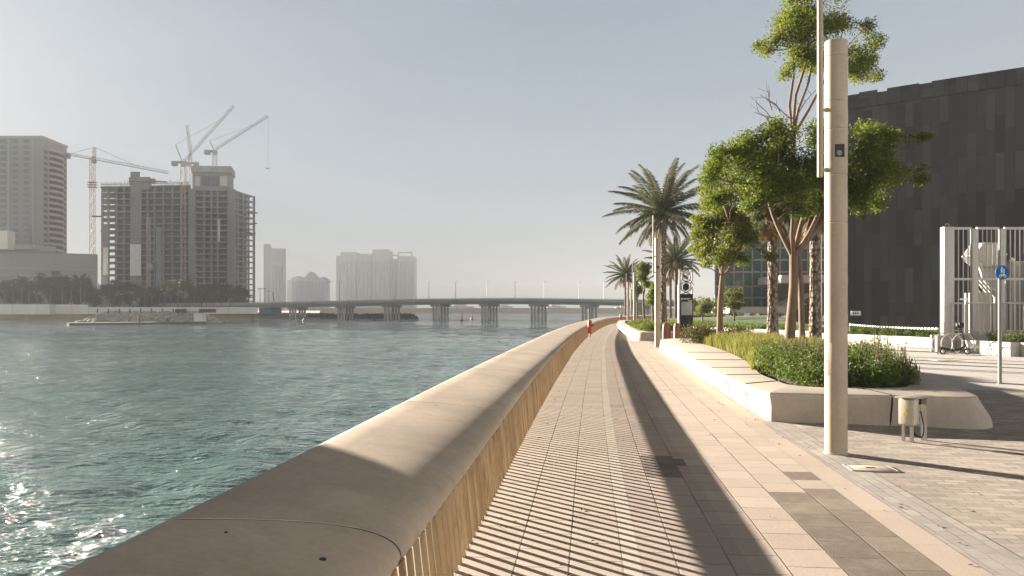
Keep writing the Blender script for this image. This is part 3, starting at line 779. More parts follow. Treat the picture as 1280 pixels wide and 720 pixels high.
p2 = palm('date palm with rough grey trunk standing between the two leafy trees', 4.7, 1.7, 24, .19, None, False, 24)
p2.location = ((966-640)/F*28.2, 28.2, .36)
p2b = dup(p2, ((1019-640)/F*25.5, 25.5, .36), 2.1, .97, 'date palm with rough pale trunk just left of the tall lamp column')
p3 = dup(p1, ((845-640)/F*82, 82, 0), 1.3, .88, 'lower date palm in the distance behind the black totem sign')
p4 = dup(p1, ((782-640)/F*112, 112, 0), 2.6, .84, 'distant date palm at the bend of the promenade, left of the lamp columns')
p5 = dup(p1, ((838-640)/F*95, 95, 0), 3.9, .8, 'farther date palm partly hidden by the tall palm trunk')
# slim trees in the second planter and beyond
def small_tree(label, px, d, top, w, base_z=.36, n=2600, size=.13, lm='leafA', group=None, fz=.45):
    x = (px-640)/F*d; zt = H-(top-HZ)/F*d; cw = w/2*d/F; b = Vector((x, d, base_z)); fk = Vector((x+random.uniform(-.1,.1), d, base_z+(zt-base_z)*fz))
    cl = []
    for i in range(18):
        u = random.random(); z = base_z+(zt-base_z)*(fz+.08+(.86-fz)*u); rr = cw*(1-.45*abs(u-.35)*1.4)
        cl.append((Vector((x+random.uniform(-.55,.55)*cw, d+random.uniform(-.6,.6)*cw, z)), (rr*.62, rr*.62, rr*.45)))
    return tree(label, b, fk, [fk+(c-fk)*.6 for c, _ in cl[:3]], cl, n, size, M[lm], .075, group)
small_tree('dark green slim tree in the second planter, left of the tall palm', 806, 57, 318, 27, n=5200, size=.14)
small_tree('lighter bushy young tree between the second planter hedge and the tall palm', 817, 50, 350, 24, n=3000, size=.12, lm='leafB')
small_tree('slim green tree far along the promenade, behind the row of lamp columns', 797, 74, 345, 16, n=2200, size=.16)
small_tree('round pale green tree beyond the totem sign on the far lawn', 878, 66, 366, 34, 0, 3200, .15, 'leafB', fz=.35)
small_tree('small bright tree in front of the glass building', 917, 60, 356, 30, 0, 3400, .14, 'leafB', fz=.35)
small_tree('small pale tree close behind the slender tree trunk', 897, 72, 370, 26, 0, 2200, .16, 'leafB', fz=.3)
small_tree('small olive tree low before the ramp of the glass building', 917, 78, 388, 18, 0, 1500, .16, 'leafO', fz=.3)
small_tree('distant round tree left of the totem sign', 866, 92, 372, 22, 0, 1800, .2, 'leafA', fz=.35)

# shrubs in the planters ---------------------------------------------------
def shrub(kind, label, spots, n, size, lm, cat='shrub', aspect=.42, up=.3):
    c = Vector((sum(s[0] for s in spots)/len(spots), sum(s[1] for s in spots)/len(spots), .3))
    r = thing(kind, label, cat, c)
    m = MB()
    for s_ in spots:
        for _ in range(7):
            limb(m, (s_[0]+random.uniform(-.1,.1), s_[1]+random.uniform(-.1,.1), .3), (s_[0]+random.uniform(-.7,.7)*s_[2], s_[1]+random.uniform(-.7,.7)*s_[2], .35+s_[3]*random.uniform(.6,1.12)), .012, .004, .08, 4)
    m.tube([(s_[0], s_[1], .33) for s_ in spots]+[(spots[0][0]+.05, spots[0][1], .33)], .012, 4)
    m.build('stems', M['twig'], r)
    cl = [(Vector((s_[0], s_[1], .35+s_[3]*.45)), (s_[2], s_[2], s_[3]*.58)) for s_ in spots]
    v, f = leaves(cl, n, size, up=up, aspect=aspect, shell=.4); v[:,2] = np.maximum(v[:,2], .355)
    np_mesh('foliage', v, f, lm, r)
    return r
sp = []
for (x, y) in ((5.95,12.5),(5.6,12.45),(5.2,12.5),(4.8,12.6),(4.65,13.1),(5.1,13.2),(5.6,13.2),(6.05,13.1),(6.35,13.7),(5.9,13.9),(5.3,13.9),(4.85,13.9),(4.8,14.7),(5.3,14.8),(5.9,14.8),(6.5,14.7),(6.8,15.3),(6.2,15.7),(5.6,15.7),(5.15,15.6)):
    hh = .46 if y < 12.8 else .62 if y < 14.2 else .66
    if x > 5.8 and y < 13: hh = .34
    sp.append((x+random.uniform(-.06,.06), y+random.uniform(-.06,.06), random.uniform(.36,.46), hh*random.uniform(.85,1.12)))
for _ in range(16): sp.append((random.uniform(4.6,6.6), random.uniform(12.4,15.2), random.uniform(.09,.16), random.uniform(.62,.8)))
for _ in range(5): sp.append((random.uniform(5.9,6.35), random.uniform(12.25,12.8), random.uniform(.10,.2), random.uniform(.25,.5)))
shrub('hedge', 'dense dark green hedge filling the near end of the big planter', sp, 30000, .062, M['leafD'], 'hedge', .4)
m = MB()
sp = [(random.uniform(5.5,7.0), random.uniform(16.4,19.0), .4, .52) for _ in range(14)]
shrub('hedge', 'lighter leafy hedge in the middle of the big planter, in front of the grass', sp, 9000, .075, M['leafA'], 'hedge', .4)
shrub('bush', 'clipped olive brown bush left of the slender tree trunk', [(5.98+.3,27.6,.62,.85),(6.8,27.9,.7,.9),(7.0,27.2,.5,.75)], 5200, .07, M['leafO'], 'bush')
shrub('bush', 'small rounded olive bush just right of the slender tree trunk', [(7.55,27.0,.5,.78),(7.8,27.2,.45,.7)], 3200, .07, M['leafO'], 'bush')
for (x, y, rr, lab) in ((7.4,42.5,.8,'low green bush at the front of the second planter'),(8.6,43.0,.9,'low bush under the tall palm in the second planter'),(8.0,48,.8,'low bush deep in the second planter'),(8.9,56,.8,'farthest low bush in the second planter')):
    shrub('bush', lab, [(x,y,rr,.62),(x+.7,y+.5,rr*.8,.55),(x-.3,y+1,rr*.7,.55)], 2600, .10, M['leafA'], 'bush')
# ornamental grass: countless blades
def grass(name, region, n, h0, h1, mat, z=.34, lean=.35, wd=.012, kind='stuff', label=None, cat=None):
    pts = []
    xs = [p[0] for p in region]; ys = [p[1] for p in region]
    def inside(x, y):
        c = False; j = len(region)-1
        for i in range(len(region)):
            a, b = region[i], region[j]
            if (a[1] > y) != (b[1] > y) and x < (b[0]-a[0])*(y-a[1])/(b[1]-a[1])+a[0]: c = not c
            j = i
        return c
    while len(pts) < n:
        x, y = random.uniform(min(xs), max(xs)), random.uniform(min(ys), max(ys))
        if inside(x, y): pts.append((x, y, z))
    p = np.array(pts); a = RNG.uniform(0, 6.283, n); hh = RNG.uniform(h0, h1, n)*(.75+.5*(np.sin(p[:,0]*3.1+p[:,1]*1.3)*.5+.5))
    ln = RNG.uniform(.05, lean, n)*hh; d = np.stack([np.cos(a), np.sin(a), 0*a], 1); q = np.stack([-np.sin(a), np.cos(a), 0*a], 1)*wd
    mid = p+d*(ln*.35)[:,None]; mid[:,2] += hh*.6; tip = p+d*ln[:,None]; tip[:,2] += hh
    v = np.stack([p-q, p+q, mid+q*.8, mid-q*.8, tip], 1).reshape(-1,3)
    i = np.arange(n)*5
    f = np.concatenate([np.stack([i,i+1,i+2], 1), np.stack([i,i+2,i+3], 1), np.stack([i+3,i+2,i+4], 1)])
    return tag(np_mesh(name, v, f, mat), label, cat, kind=kind)
grass('ornamental_grass', [(5.35,18.2),(5.9,21.5),(6.3,25),(6.55,28.2),(7.2,29.8),(8.2,28),(8.35,24),(8.1,20.4),(7.6,17.8),(6.6,18.2)], 30000, .26, .5, M['grass'])
grass('verge_grass', [(4.62,15.4),(5.35,18.2),(5.95,21.5),(6.35,24),(6.8,24),(6.3,20),(5.6,17)], 6500, .16, .34, M['grass'])
# ------------------------------------------------------------------ utility box on a post
ub = G(1140, 551); r = thing('utility_box', 'small cream utility box on a short grey post in front of the big planter', 'utility box', ub)
q = Matrix.Rotation(R(42), 3, 'Z')
def L(x, y, z): return ub+q @ Vector((x, y, z))
m = MB().box(L(-.10,0,.365), (.15,.18,.31), M=q); m.build('cabinet', M['cream_box'], r, bevel=.008)
c = MB().box(L(-.179,0,.365), (.012,.165,.295), M=q).build('cabinet_door', M['cream_box'], r, bevel=.005)
m = MB()
for a, b in (((-.05,-.05),(.05,-.05)),((.05,-.05),(0,.045)),((0,.045),(-.05,-.05)),((0,-.025),(0,.015))):
    m.beam(L(-.1865,a[0]*.6,.365+a[1]*.6), L(-.1865,b[0]*.6,.365+b[1]*.6), .008, .008)
m.build('warning_mark', M['yellow'], c)
MB().box(L(.0,-.02,.537), (.44,.27,.012), M=q).build('rain_hood', M['steel'], r, bevel=.002)
m = MB().box(L(.165,-.085,.265), (.06,.025,.53), M=q); m.box(L(.135,-.085,.265), (.008,.07,.53), M=q); m.build('post', M['steel'], r)
MB().box(L(-.13,-.05,.11), (.035,.035,.22), M=q).build('leg', M['steel'], r)
MB().box(L(-.10,.06,.11), (.03,.03,.22), M=q).build('leg', M['steel'], r)
m = MB()
for o in (0, .022): m.tube(spline([L(-.06,-.02+o,.22), L(-.05,-.05+o,.10), L(0,-.1,.055), L(.07,-.1,.09), L(.1,-.09,.2), L(.09,-.06,.36)], 6), .011, 6)
m.build('cable', M['rubber'], r, smooth=60)
MB().cyl(L(.10,-.06,.47), L(.10,-.02,.47), .035, n=14).build('cable_gland', M['rubber'], r, smooth=40)

# ------------------------------------------------------------------ covers let into the paving
def cover(label, px, py, sx, sy, rz):
    g = G(px, py); r = thing('access_cover', label, 'access cover', g)
    MB().box((g.x,g.y,.006), (sx,sy,.008), rz).build('lid', M['kerb2'], r, bevel=.002)
    m = MB(); a = Matrix.Rotation(rz, 3, 'Z')
    for dx, dy, w_, h_ in ((0,sy/2,sx+.03,.018),(0,-sy/2,sx+.03,.018),(sx/2,0,.018,sy),(-sx/2,0,.018,sy)):
        m.box(Vector((g.x,g.y,.007))+a @ Vector((dx*1.02,dy*1.02,0)), (w_*1.0,h_*.55 if h_ < .1 else h_,.012), M=a)
    m.build('frame', M['steel'], r)
    MB().box((g.x,g.y,.0115), (.09,.03,.004), rz).build('lifting_slot', M['black'], r)
M['kerb2'] = plain('paved cover tray', (.40,.34,.275), .85, .18, 12)
cover('sandy inset access cover in the bricks beside the tall lamp column', 1088, 586, .42, .30, R(-6))
cover('flat grey access cover in the smooth paving in front of the scooter', 1183, 450.5, .75, .6, 0)

# ------------------------------------------------------------------ totem sign
tb = Vector(((857-640)/F*37, 37, 0)); r = thing('totem_sign', 'tall black totem sign with a white hexagon lattice top standing behind the planter', 'sign', tb)
def T(x, y, z): return tb+Vector((x, y, z))
MB().box(T(.02,0,1.14), (.60,.22,2.28)).build('body', M['black'], r, bevel=.006)
MB().box(T(-.315,0,1.35), (.06,.24,2.7)).build('side_band', M['white_steel'], r, bevel=.004)
MB().box(T(.03,-.114,1.62), (.50,.012,.62)).build('map_panel', M['mapglass'] if 'mapglass' in M else M['farglass'], r, bevel=.003)
m = MB()
x0, x1 = -.28, .30; xm = (x0+x1)/2
hexo = lambda cx, cz, rr: [((cx+rr*math.sin(k*math.pi/3), cz+rr*1.08*math.cos(k*math.pi/3)), (cx+rr*math.sin((k+1)*math.pi/3), cz+rr*1.08*math.cos((k+1)*math.pi/3))) for k in range(6)]
for a, b in hexo(xm, 3.07, .21)+hexo(xm, 2.62, .25)+[((x0,2.25),(x0,3.42)),((x1,2.92),(x1,3.4)),((x0,3.42),(xm-.12,3.22)),((x1,3.40),(xm+.12,3.22)),((x0,2.72),(xm-.2,2.86)),((x1,2.92),(xm+.2,2.78)),((x0,2.22),(xm,2.37)),((xm,2.37),(x1,2.22)),((x0,2.50),(xm-.22,2.5)),((x1,2.22),(x1,2.6))]:
    m.beam(T(a[0],-.02,a[1]), T(b[0],-.02,b[1]), .065, .065)
m.build('lattice_crest', M['white_steel'], r)
m = MB(); m.prism([(0,0)], 0, 0) if False else None
hx = [T(xm+.165*math.sin(k*math.pi/3), 0, 2.61+.19*math.cos(k*math.pi/3)) for k in range(6)]
m.add([p+Vector((0,-.03,0)) for p in hx]+[p+Vector((0,.06,0)) for p in hx], [(0,1,2,3,4,5),(11,10,9,8,7,6)]+[(k,k+6,(k+1)%6+6,(k+1)%6) for k in range(6)])
m.build('hexagon_panel', M['black'], r)
m = MB()                                    # small emblem and short lines of lettering, too fine to read
for k in range(4):
    a = k*math.pi/2; m.beam(T(-.19+.035*math.cos(a),-.112,2.06+.035*math.sin(a)), T(-.19+.035*math.cos(a+math.pi/2),-.112,2.06+.035*math.sin(a+math.pi/2)), .006, .026)
for i, (a, b, z) in enumerate(((-.12,-.04,2.08),(-.03,.07,2.08),(.08,.22,2.08),(-.12,.0,2.04),(.02,.12,2.04),(.08,.26,1.99),(.12,.26,1.96))): m.box(T((a+b)/2,-.112,z), (b-a,.006,.016))
m.build('lettering', M['white_paint'], r)
m = MB()
for i in range(4): m.box(T(-.17+i*.12,-.1115,.72), (.05,.004,.06))
m.build('pictogram', M['steel'], r)

# bollards and standpipes
def bollard(label, px, d, w_, h_, dep):
    b = Vector(((px-640)/F*d, d, 0)); r = thing('bollard', label, 'bollard', b)
    m = MB(); rings = []
    for z, k in ((0,1),(.06,1.02),(h_*.5,1.06),(h_*.8,1.02),(h_*.92,.88),(h_*.98,.6),(h_,.25)):
        rings.append([b+Vector((w_/2*k*math.copysign(abs(math.cos(a))**.7, math.cos(a)), dep/2*k*math.copysign(abs(math.sin(a))**.7, math.sin(a)), z)) for a in np.linspace(0, 2*math.pi, 24, endpoint=False)])
    m.loft(rings, cap=True).build('body', M['redbrown'], r, smooth=50)
    MB().box(b+Vector((0,0,.01)), (w_*1.15,dep*1.15,.02)).build('base_plate', M['dark_steel'], r, bevel=.004)
bollard('rounded red brown bollard just past the pointed end of the near planter', 833, 37.5, .37, .58+.35, .34)
bollard('narrow red brown bollard beside the foot of the black totem sign', 846, 35.5, .26, .98, .3)
def standpipe(label, s, h_):
    b = line(s, .13, 0); r = thing('standpipe', label, 'standpipe', b)
    MB().lathe([(.05,0),(.05,.2),(.045,.22)], c=b, n=14).build('foot', M['pole'], r, smooth=40)
    MB().lathe([(.06,.22),(.11,.24),(.115,.3),(.115,h_-.14),(.10,h_-.05),(.05,h_)], c=b, n=20).build('body', M['red'], r, smooth=40)
    MB().cyl(b+Vector((.12,-.12,h_*.7)), b+Vector((.16,-.2,h_*.7)), .05, n=12).build('valve', M['dark_steel'], r, smooth=40)
standpipe('red standpipe post standing against the parapet on the bend, the nearer of two', s_of_d(44.5), .98)
standpipe('small distant red standpipe against the parapet where the walkway turns away', s_of_d(92), .98)

# ------------------------------------------------------------------ blue path sign
sb = G(1250, 480); r = thing('path_sign', 'round blue pedestrian and bicycle sign on a grey post', 'sign', sb)
MB().cyl(sb, sb+Vector((0,0,2.42)), .038, n=20).build('post', M['grey_steel'], r, smooth=40)
MB().lathe([(.07,0),(.07,.012)], c=sb, n=20).build('base_plate', M['grey_steel'], r, smooth=30)
cz = 2.37; qs = Matrix.Rotation(R(12), 3, 'Z')
def disc(mb, rad, y0, y1, c, sx=1.12):
    ring = lambda y: [sb+qs @ Vector((c[0]+rad*sx*math.cos(a), y, c[1]+rad*math.sin(a))) for a in np.linspace(0, 2*math.pi, 40, endpoint=False)]
    return mb.loft([ring(y0), ring(y1)], cap=True)
pn = disc(MB(), .15, -.064, -.05, (0,cz)).build('panel', M['blue_sign'], r, smooth=40)
MB().box(sb+qs @ Vector((0,-.042,cz)), (.12,.02,.05), M=qs).build('clamp', M['steel'], r)
m = MB(); Yf = -.068
def seg(a, b, wd=.014): m.beam(sb+qs @ Vector((a[0],Yf,cz+a[1])), sb+qs @ Vector((b[0],Yf,cz+b[1])), .006, wd)
def dot(c, rr): disc(m, rr, Yf-.003, Yf+.003, (c[0], cz+c[1]), 1.0)
dot((-.02,.105), .014); seg((-.022,.088),(-.02,.035),.03); seg((-.02,.04),(-.042,-.01)); seg((-.02,.04),(.0,-.01)); seg((-.03,.08),(-.045,.045),.01)
dot((.035,.072), .010); seg((.033,.058),(.036,.02),.022); seg((.036,.02),(.025,-.01),.01); seg((.036,.02),(.045,-.01),.01)
for cx_ in (-.055,.055):
    for k in range(12):
        a, b = k*math.pi/6, (k+1)*math.pi/6
        seg((cx_+.03*math.cos(a), -.075+.03*math.sin(a)), (cx_+.03*math.cos(b), -.075+.03*math.sin(b)), .008)
seg((-.055,-.075),(-.02,-.035),.009); seg((-.02,-.035),(.04,-.035),.009); seg((.04,-.035),(.055,-.075),.009); seg((-.02,-.035),(0,-.075),.009); seg((0,-.075),(.04,-.035),.009); seg((.04,-.035),(.035,-.02),.008)
m.build('pictogram', M['white_paint'], pn)

# ------------------------------------------------------------------ hoop racks and scooter
for i, (px, rz, lab) in enumerate(((1178,0.05,'leftmost steel hoop of the bicycle rack, its left half clear of the scooter'),(1190,0.0,'middle steel hoop of the bicycle rack crossing the scooter deck'),(1204,-.05,'rightmost steel hoop of the bicycle rack around the scooter front wheel'))):
    d = 28.2+i*.12; c = Vector(((px-640)/F*d, d, .36)); rr = .375
    pts = [c+Vector((rr*math.cos(a)*math.cos(rz), rr*math.cos(a)*math.sin(rz), rr*math.sin(a))) for a in np.linspace(0, 2*math.pi, 40, endpoint=False)]
    rk = thing('bike_hoop', lab, 'bike rack', (c.x,c.y,0), 'hoops of the bicycle rack')
    MB().tube(pts, .019, 8, closed=True).build('hoop', M['hoopsteel'] if 'hoopsteel' in M else M['white_steel'], rk, smooth=60)
    MB().box((c.x,c.y,.008), (.26,.10,.012)).build('base_plate', M['steel'], rk, bevel=.002)
sx0 = (1177.5-640)/F*28; sx1 = (1208-640)/F*28; ys = 27.95
r = thing('electric_scooter', 'black electric scooter with a helmet on its handlebar parked at the bicycle rack', 'scooter', ((sx0+sx1)/2, ys, 0))
for x in (sx0, sx1):
    tr = [Vector((x+.093*math.cos(a), ys, .115+.093*math.sin(a))) for a in np.linspace(0, 2*math.pi, 28, endpoint=False)]
    wh = MB().tube(tr, .024, 8, closed=True).build('wheel', M['rubber'], r, smooth=60)
    m = MB().cyl((x,ys-.02,.115), (x,ys+.02,.115), .034, n=14)
    for k in range(5): a = k*1.2566; m.beam((x,ys,.115), (x+.075*math.cos(a),ys,.115+.075*math.sin(a)), .02, .014)
    m.build('rim', M['steel'], wh)
m = MB(); m.box(((sx0+sx1)/2-.02,ys,.165), (.56,.15,.05)); m.beam((sx1-.32,ys,.17), (sx1-.07,ys,.30), .07, .05); m.box((sx0+.12,ys,.20), (.16,.13,.05))
m.build('deck', M['black'], r, bevel=.008)
MB().tube(spline([(sx0-.12,ys,.225),(sx0-.02,ys,.245),(sx0+.10,ys,.22)], 5), .022, 8).build('mudguard', M['black'], r, smooth=60)
MB().tube([(sx1,ys,.13),(sx1-.06,ys,.34)], .026, 8).build('fork', M['dark_steel'], r, smooth=60)
MB().tube([(sx1-.05,ys,.30),(sx1-.265,ys,1.08)], .022, 10).build('stem', M['black'], r, smooth=60)
hb = MB().tube([(sx1-.265,ys-.25,1.09),(sx1-.265,ys+.25,1.09)], .016, 8).build('handlebar', M['black'], r, smooth=60)
MB().tube([(sx1-.265,ys-.25,1.09),(sx1-.265,ys-.13,1.09)], .021, 8).build('grip', M['rubber'], hb, smooth=60)
MB().tube([(sx1-.265,ys+.13,1.09),(sx1-.265,ys+.25,1.09)], .021, 8).build('grip', M['rubber'], hb, smooth=60)
MB().tube([(sx1-.25,ys-.02,.98),(sx1-.22,ys-.05,.98)], .035, 10).build('headlight', M['steel'], r, smooth=60)
hc = Vector((sx1-.31, ys-.08, 1.02)); r2 = thing('helmet', 'black bicycle helmet hanging on the scooter handlebar', 'helmet', hc-Vector((0,0,.12)))
m = MB(); m.lathe([(.02,.13),(.08,.11),(.125,.05),(.135,-.02),(.12,-.07),(.10,-.075)], c=hc, n=20); m.build('shell', M['black'], r2, smooth=60)
m = MB()
for k in range(3): m.box(hc+Vector(((k-1)*.065,-.095,.055)), (.022,.05,.09), M=Matrix.Rotation(R(-25),3,'X'))
m.build('vent', M['dark_steel'], r2)
MB().tube(spline([hc+Vector((-.1,0,-.06)), hc+Vector((-.05,-.02,-.16)), hc+Vector((.05,-.02,-.16)), hc+Vector((.1,0,-.06))], 5), .008, 5).build('strap', M['rubber'], r2)

# ------------------------------------------------------------------ low walls, hedges behind the drive
def low_wall(name, label, a, b, h_, th, cat='low wall', mat='white_conc', joints=3):
    a = Vector((*a,0)); b = Vector((*b,0)); r = thing(name, label, cat, a)
    n = joints
    for k in range(n):
        p, q_ = a.lerp(b, k/n), a.lerp(b, (k+1)/n); dv = (q_-p).normalized()*.006
        MB().beam(p+dv+Vector((0,0,h_/2)), q_-dv+Vector((0,0,h_/2)), th, h_).build('wall_block', M[mat], r, bevel=.012)
    return r
low_wall('planter_wall', 'pale low planter wall in front of the dark stone building', (15.0,38.8), (17.25,32.4), .43, .35)
low_wall('planter_wall', 'short pale planter wall return beside the white louvre screen', (17.25,32.2), (18.6,32.0), .43, .35, joints=1)
low_wall('planter_wall', 'low pale planter wall under the blue sign, with hedge on top', (16.55,29.5), (16.8,26.7), .47, .35, joints=2)
low_wall('planter_wall', 'pale planter wall running out of view at the right edge', (16.95,26.6), (24,26.2), .47, .35, joints=3)
low_wall('plinth_wall', 'pale concrete plinth under the white louvre screen', (15.75,29.9), (24,29.9), .62, .5, joints=4)
shrub('hedge', 'low clipped hedge on the planter wall before the dark building', [(15.9+.23*k+random.uniform(-.1,.1), 37.2-.62*k, .4, .52) for k in range(9)], 9000, .08, M['leafD'], 'hedge')
shrub('hedge', 'low green hedge on the planter wall below the louvre screen at the right', [(17.25+.45*k, 27.4+random.uniform(-.1,.5), .45, .5) for k in range(14)]+[(17.2,28.4,.45,.48)], 9000, .07, M['leafA'], 'hedge')
low_wall('lawn_wall', 'long low white wall edging the far lawn before the glass building', (11.4,52), (15.2,39.6), .48, .3, joints=6)
low_wall('lawn_wall', 'far low white wall continuing along the lawn behind the slender tree', (11.4,74), (11.35,52.3), .48, .3, joints=5)
poly_sheet('lawn_ground', [Vector(p) for p in ((11.7,74,.40),(11.6,52.5,.40),(15.3,40.2,.40),(17.2,43,.42),(21,62,.9),(24,76,1.0),(13,78,.6))], plain('lawn turf', (.05,.09,.02), .95, .3, .6))
grass('lawn_grass', [(11.8,73),(11.7,52.7),(15.3,40.5),(17,43.2),(19,55),(18,70)], 20000, .12, .3, M['lawn'], z=.41, wd=.02)
# barrier tape
ta = P(1062,406.5,39.5); tbp = P(1173,412,31.2); r = thing('barrier_tape', 'white and black striped barrier tape strung low across the dark building', 'tape', (ta.x,ta.y,0))
m1 = MB(); m2 = MB(); n = 60
for k in range(n):
    f = lambda u: ta.lerp(tbp, u)+Vector((0,0,-.04*math.sin(math.pi*u)))
    m = m1 if k % 2 == 0 else m2
    p, q_ = f(k/n), f((k+1)/n); sh = Vector(((tbp-ta).normalized()*.05))
    dn = Vector((0,0,.07)); nrm = Vector((-.004,-.004,0))
    m.add([p, q_, q_+dn+sh, p+dn+sh, p+nrm, q_+nrm, q_+dn+sh+nrm, p+dn+sh+nrm], [(0,1,2,3),(7,6,5,4),(0,4,5,1),(3,2,6,7)])
m1.build('white_stripe', M['tape_w'], r); m2.build('dark_stripe', M['black'], r)
for p in (ta,): MB().cyl((p.x,p.y,0), (p.x,p.y,p.z+.12), .025, n=8).build('stake', M['steel'], r)

# ------------------------------------------------------------------ dark stone building
M['stone'] = brick_mat('dark stone cladding', (.032,.0315,.031), (.074,.072,.070), (.012,.012,.012), 1.9, .42, .008, rot=0, vertical=True, rough=.55, dirt=.25, offset=.37, bump=.35)
A = Vector((18.9,45,0)); B = Vector((27.6,38.2,0)); e = (B-A).normalized(); nn = Vector((e.y,-e.x,0))
r = thing('dark_building', 'large windowless building clad in dark grey stone panels behind the white screen', 'building', A)
hA = H+(HZ-117)/F*45
far = A+e*34; back = Vector((-nn.x,-nn.y,0))*26
m = MB(); base = [A, far, far+back, A+back]
m.prism([(p.x,p.y) for p in base], -.02, hA-.9)
o = m.build('stone_wall', M['stone'], r)
# the mesh's own x axis follows the wall so the cladding courses stay upright: turn it about the corner
an = math.atan2(e.y, e.x)
for v in o.data.vertices: v.co = Matrix.Rotation(-an, 3, 'Z') @ v.co
o.rotation_euler = (0,0,an)
hs_ = [hA-.12,hA-.05,hA-.20,hA-.06,hA-.12,hA-.06]+[hA-.06-.004*k for k in range(60)]
x = 0.0; k = 0
while x < 33.5:                            # top course of separate upright panels, some missing
    wd = .84 if k > 4 else (.6,.95,.5,1.6,.6)[k]
    hh = min(hs_[min(k, len(hs_)-1)], hA+.3)
    p = A+e*(x+wd/2); mm = MB().box((p.x-nn.x*-.0,p.y,(hh+hA-.9)/2), (wd-.012,.14,hh-hA+.9), an)
    oo = mm.build('coping_panel', M['stone2'] if 'stone2' in M else M['stone'], r)
    x += wd; k += 1
pp = A+e*.42+nn*.03; MB().box((pp.x,pp.y,1.35), (.55,.03,.26), an).build('notice_plate', M['white_paint'], r, bevel=.004)
m = MB()
for i in range(3): m.box((pp.x+nn.x*.02-e.x*(.12-.12*i),pp.y+nn.y*.02-e.y*(.12-.12*i),1.35), (.07,.006,.09), an)
m.build('notice_lettering', M['dark_steel'], r)

# ------------------------------------------------------------------ white louvre screen and plant behind it
yS = 29.6; z0 = .62; z1 = 4.62-.0
def X(px, d=yS): return (px-640)/F*d
zt = H+(HZ-284)/F*yS
r = thing('louvre_screen', 'tall white steel screen of upright louvres enclosing plant at the right edge', 'screen', (X(1177),yS,.62))
MB().box(((X(1177)+X(1190))/2,yS,(z0+zt)/2), (X(1190)-X(1177),.34,zt-z0)).build('corner_post', M['white_steel'], r, bevel=.01)
for k in range(6):
    MB().cyl((X(1181),yS-.17,z0+.25+k*.62), (X(1181),yS-.185,z0+.25+k*.62), .02, n=8).build('bolt', M['steel'], r)
MB().tube([(X(1184)+.07*math.cos(a),yS,zt+.06+.07*math.sin(a)) for a in np.linspace(0,6.28,16,endpoint=False)], .02, 6, closed=True).build('lifting_eye', M['steel'], r)
posts = [1217.5, 1252, 1300, 1350]
for pxp in posts: MB().box((X(pxp),yS,(z0+zt)/2-.03), (.16 if pxp != 1217.5 else .2,.16,zt-z0-.06)).build('post', M['white_steel'], r, bevel=.006)
ed = [1190]+posts
for a, b in zip(ed[:-1], ed[1:]):
    xa, xb = X(a)+(.0 if a == 1190 else .1), X(b)-.1
    p = MB()
    for z in (z0+.04, z0+(zt-z0)*.52, zt-.04): p.box(((xa+xb)/2,yS+.01,z), (xb-xa,.09,.085))
    pf = p.build('panel_frame', M['white_steel'], r)
    m = MB(); n = max(3, int((xb-xa)/.155))
    for k in range(n):
        xx = xa+(k+.5)*(xb-xa)/n; m.box((xx,yS+.05,(z0+zt)/2), (.035,.10,zt-z0-.1), R(-31))
    m.build('louvres', M['white_steel'], pf)
MB().box((X(1204),yS-.06,H+(HZ-374)/F*yS), (.30,.02,.07)).build('nameplate', M['white_paint'], r)
m = MB()                                   # return side going back
for k in range(20): m.box((.5352*(yS+.5+k*.16),yS+.5+k*.16,(z0+zt)/2-.2), (.03,.10,zt-z0-.4), R(-31))
m.build('side_louvres', M['white_steel'], r)
# plant
yD = 31.3
r = thing('air_duct', 'white hexagonal air duct with a slanting shaft inside the louvre screen', 'air duct', (X(1230,yD),yD,.3))
def PX(px, py, d=yD): return P(px, py, d)
hx = [(1209.5,320),(1222,304),(1241,304),(1251,319),(1240,334),(1222,334)]
m = MB(); fr = [PX(a,b)+Vector((0,-.45,0)) for a, b in hx]; bk = [PX(a,b)+Vector((0,.5,0)) for a, b in hx]
m.loft([fr, bk], cap=True).build('hexagonal_hood', M['plantgrey'], r, bevel=.02)
m = MB(); 
for x_ in (1225,1231,1237): m.box(PX(x_,319)+Vector((0,-.47,0)), (.03,.03,.8))
m.build('hood_rib', M['white_paint'], r)
m = MB(); m.loft([[PX(a,b)+Vector((0,yo,0)) for a, b, yo in ((1223,334,-.3),(1240,334,-.3),(1240,334,.3),(1223,334,.3))],[PX(a,b)+Vector((0,yo,0)) for a, b, yo in ((1226,350,-.3),(1243,350,-.3),(1243,350,.3),(1226,350,.3))],[PX(a,b)+Vector((0,yo,0)) for a, b, yo in ((1238,372,-.3),(1254,366,-.3),(1254,366,.3),(1238,372,.3))],[PX(a,b)+Vector((0,yo,0)) for a, b, yo in ((1238,412,-.3),(1254,412,-.3),(1254,412,.3),(1238,412,.3))]], cap=True)
m.build('shaft', M['plantgrey'], r, bevel=.015)
MB().tube([PX(1210,322)+Vector((0,-.5,0)), PX(1226,350)+Vector((0,-.4,0)), PX(1240,366)+Vector((0,-.4,0))], .05, 8).build('support_strut', M['plantgrey'], r, smooth=60)
def cabinet(label, xa, xb, ya, yb, d):
    a, b = P(xa,ya,d), P(xb,yb,d); r = thing('plant_cabinet', label, 'cabinet', ((a.x+b.x)/2,d,0))
    MB().box(((a.x+b.x)/2,d,(a.z+.02)/2), (b.x-a.x,.8,a.z-.02)).build('casing', M['plantgrey'], r, bevel=.015)
    for k in range(1, 3): MB().box((a.x+(b.x-a.x)*k/3,d-.405,a.z*.6), (.02,.014,a.z*.7)).build('door_seam', M['steel'], r)
    MB().lathe([(.12,a.z),(.10,a.z+.06),(.03,a.z+.16)], c=((a.x+b.x)/2,d,0), n=14).build('vent_cap', M['white_paint'], r, smooth=50)
